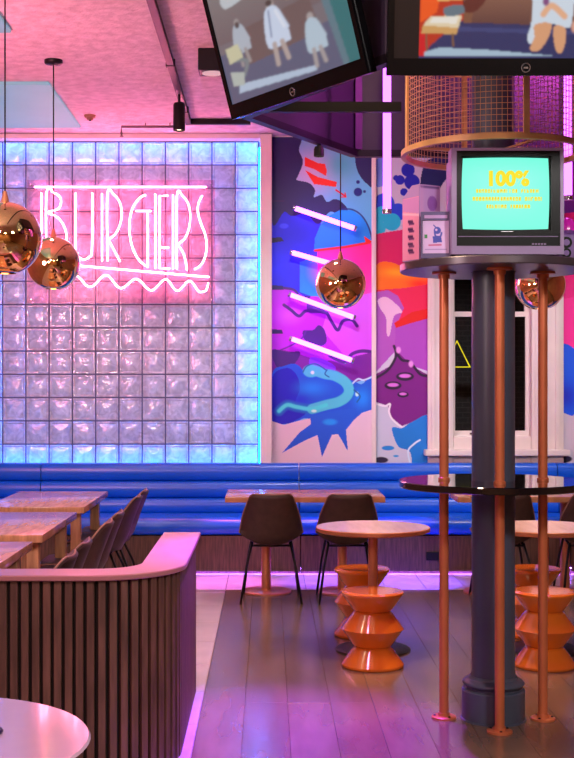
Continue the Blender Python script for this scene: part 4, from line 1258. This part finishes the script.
for i, (px, py, d, lb, _) in enumerate(pl):
    o = pd if i == 0 else copy_tree(pd)
    p = at(px, py, d); o.location = p; o['label'] = lb; o['group'] = 'copper globe pendants'
    top = CZ - p.z
    MB().tube([(0, 0, GR+0.045), (0, 0, top-0.02)], 0.0042, 6).build('cord', M_black, o, True)
    MB().lathe([(0.0, top-0.034), (0.012, top-0.034), (0.055, top-0.026), (0.06, top-0.02), (0.06, top-0.0005), (0, top-0.0005)], 28, capb=False, capt=False).build('ceiling_canopy', M_black, o, ang=40)

# ------------------------------------------------------------------ ceiling fittings
tr = thing('lighting_track', 'black lighting track running along the pink ceiling towards the wall', 'track', (-0.64, 7.6, CZ-0.001))
MB().box(-0.022, 0.022, -3.4, 2.42, -0.045, -0.002).build('rail', M_black, tr)
MB().box(-0.022, 0.50, 2.421, 2.465, -0.045, -0.002).build('rail', M_black, tr)
for yy in (-2.5, -1.0, 0.6, 2.0):
    MB().box(-0.03, 0.03, yy-0.02, yy+0.02, -0.05, 0.0).build('clip', M_black, tr)
def spot_head(label, loc, drop, r, h_, beam=None):
    t_ = thing('spotlight', label, 'spotlight', loc, group='black ceiling spotlights')
    MB().tube([(0, 0, 0), (0, 0, -drop)], 0.010, 8).build('stem', M_black, t_, True)
    MB().lathe([(0.0, -drop), (r*0.8, -drop), (r, -drop-0.015), (r, -drop-h_), (r*0.85, -drop-h_), (r*0.8, -drop-h_+0.02), (0, -drop-h_+0.02)], 24, capb=False, capt=False).build('barrel', M_black, t_, ang=40)
    MB().lathe([(0.0, -drop-h_+0.012), (r*0.78, -drop-h_+0.012), (r*0.78, -drop-h_+0.018), (0, -drop-h_+0.018)], 20, capb=False, capt=False).build('lens', M_bulb, t_)
    return t_
spot_head('black cylinder spotlight on the ceiling track left of the tilted television', (-0.64, 9.0, CZ-0.0465), 0.06, 0.043, 0.20)
pz = at(319, 160, 6.3)
spot_head('small black spotlight under the gantry rail above the red mural shapes', (0.258, 6.335, HZ-0.0002), 0.012, 0.026, 0.05)
dl = thing('square_downlight', 'black box downlight on the ceiling beside the tilted television', 'downlight', (-0.355, 8.0, CZ-0.001))
MB().box(-0.088, 0.088, -0.088, 0.088, -0.14, 0).bevel(0.005, 1).build('housing', M_black, dl)
MB().lathe([(0.0, -0.143), (0.068, -0.143), (0.068, -0.1405), (0, -0.1405)], 28, capb=False, capt=False).build('lens', emat('pink_downlight_lens', (1.0, 0.55, 0.62), 0.75), dl)
sd = thing('smoke_detector', 'small dark smoke detector on the ceiling above the glass blocks', 'smoke detector', (-1.41, 9.9, CZ-0.001))
MB().lathe([(0.0, -0.038), (0.022, -0.038), (0.030, -0.022), (0.042, -0.02), (0.046, 0.0), (0.0, 0)], 24, capb=False, capt=False).build('cover', M_dwall, sd, ang=40)
MB().lathe([(0.0, -0.044), (0.010, -0.044), (0.010, -0.038), (0, -0.038)], 12, capb=False, capt=False).build('sensor', M_black, sd)
pp = thing('ceiling_pipe', 'thin grey sprinkler pipe under the ceiling near the track', 'pipe', (-1.0, 10.2, CZ-0.03))
M_pipe = mat('pipe_grey', (120, 100, 108), 0.5, 0.2)
MB().tube([(-0.195, 0, -0.06), (-0.195, 0, 0), (0.30, 0, 0)], 0.011, 8).build('pipe', M_pipe, pp, True)
MB().lathe([(0.0, -0.085), (0.016, -0.083), (0.016, -0.078), (0.007, -0.07), (0.007, -0.06), (0, -0.06)], 12, (-0.195, 0, 0), False, False).build('sprinkler_head', M_pipe, pp)
for xx in (0.0, 0.2):
    MB().tube([(xx, 0, 0.0), (xx, 0, 0.029)], 0.005, 6).build('hanger', M_pipe, pp)
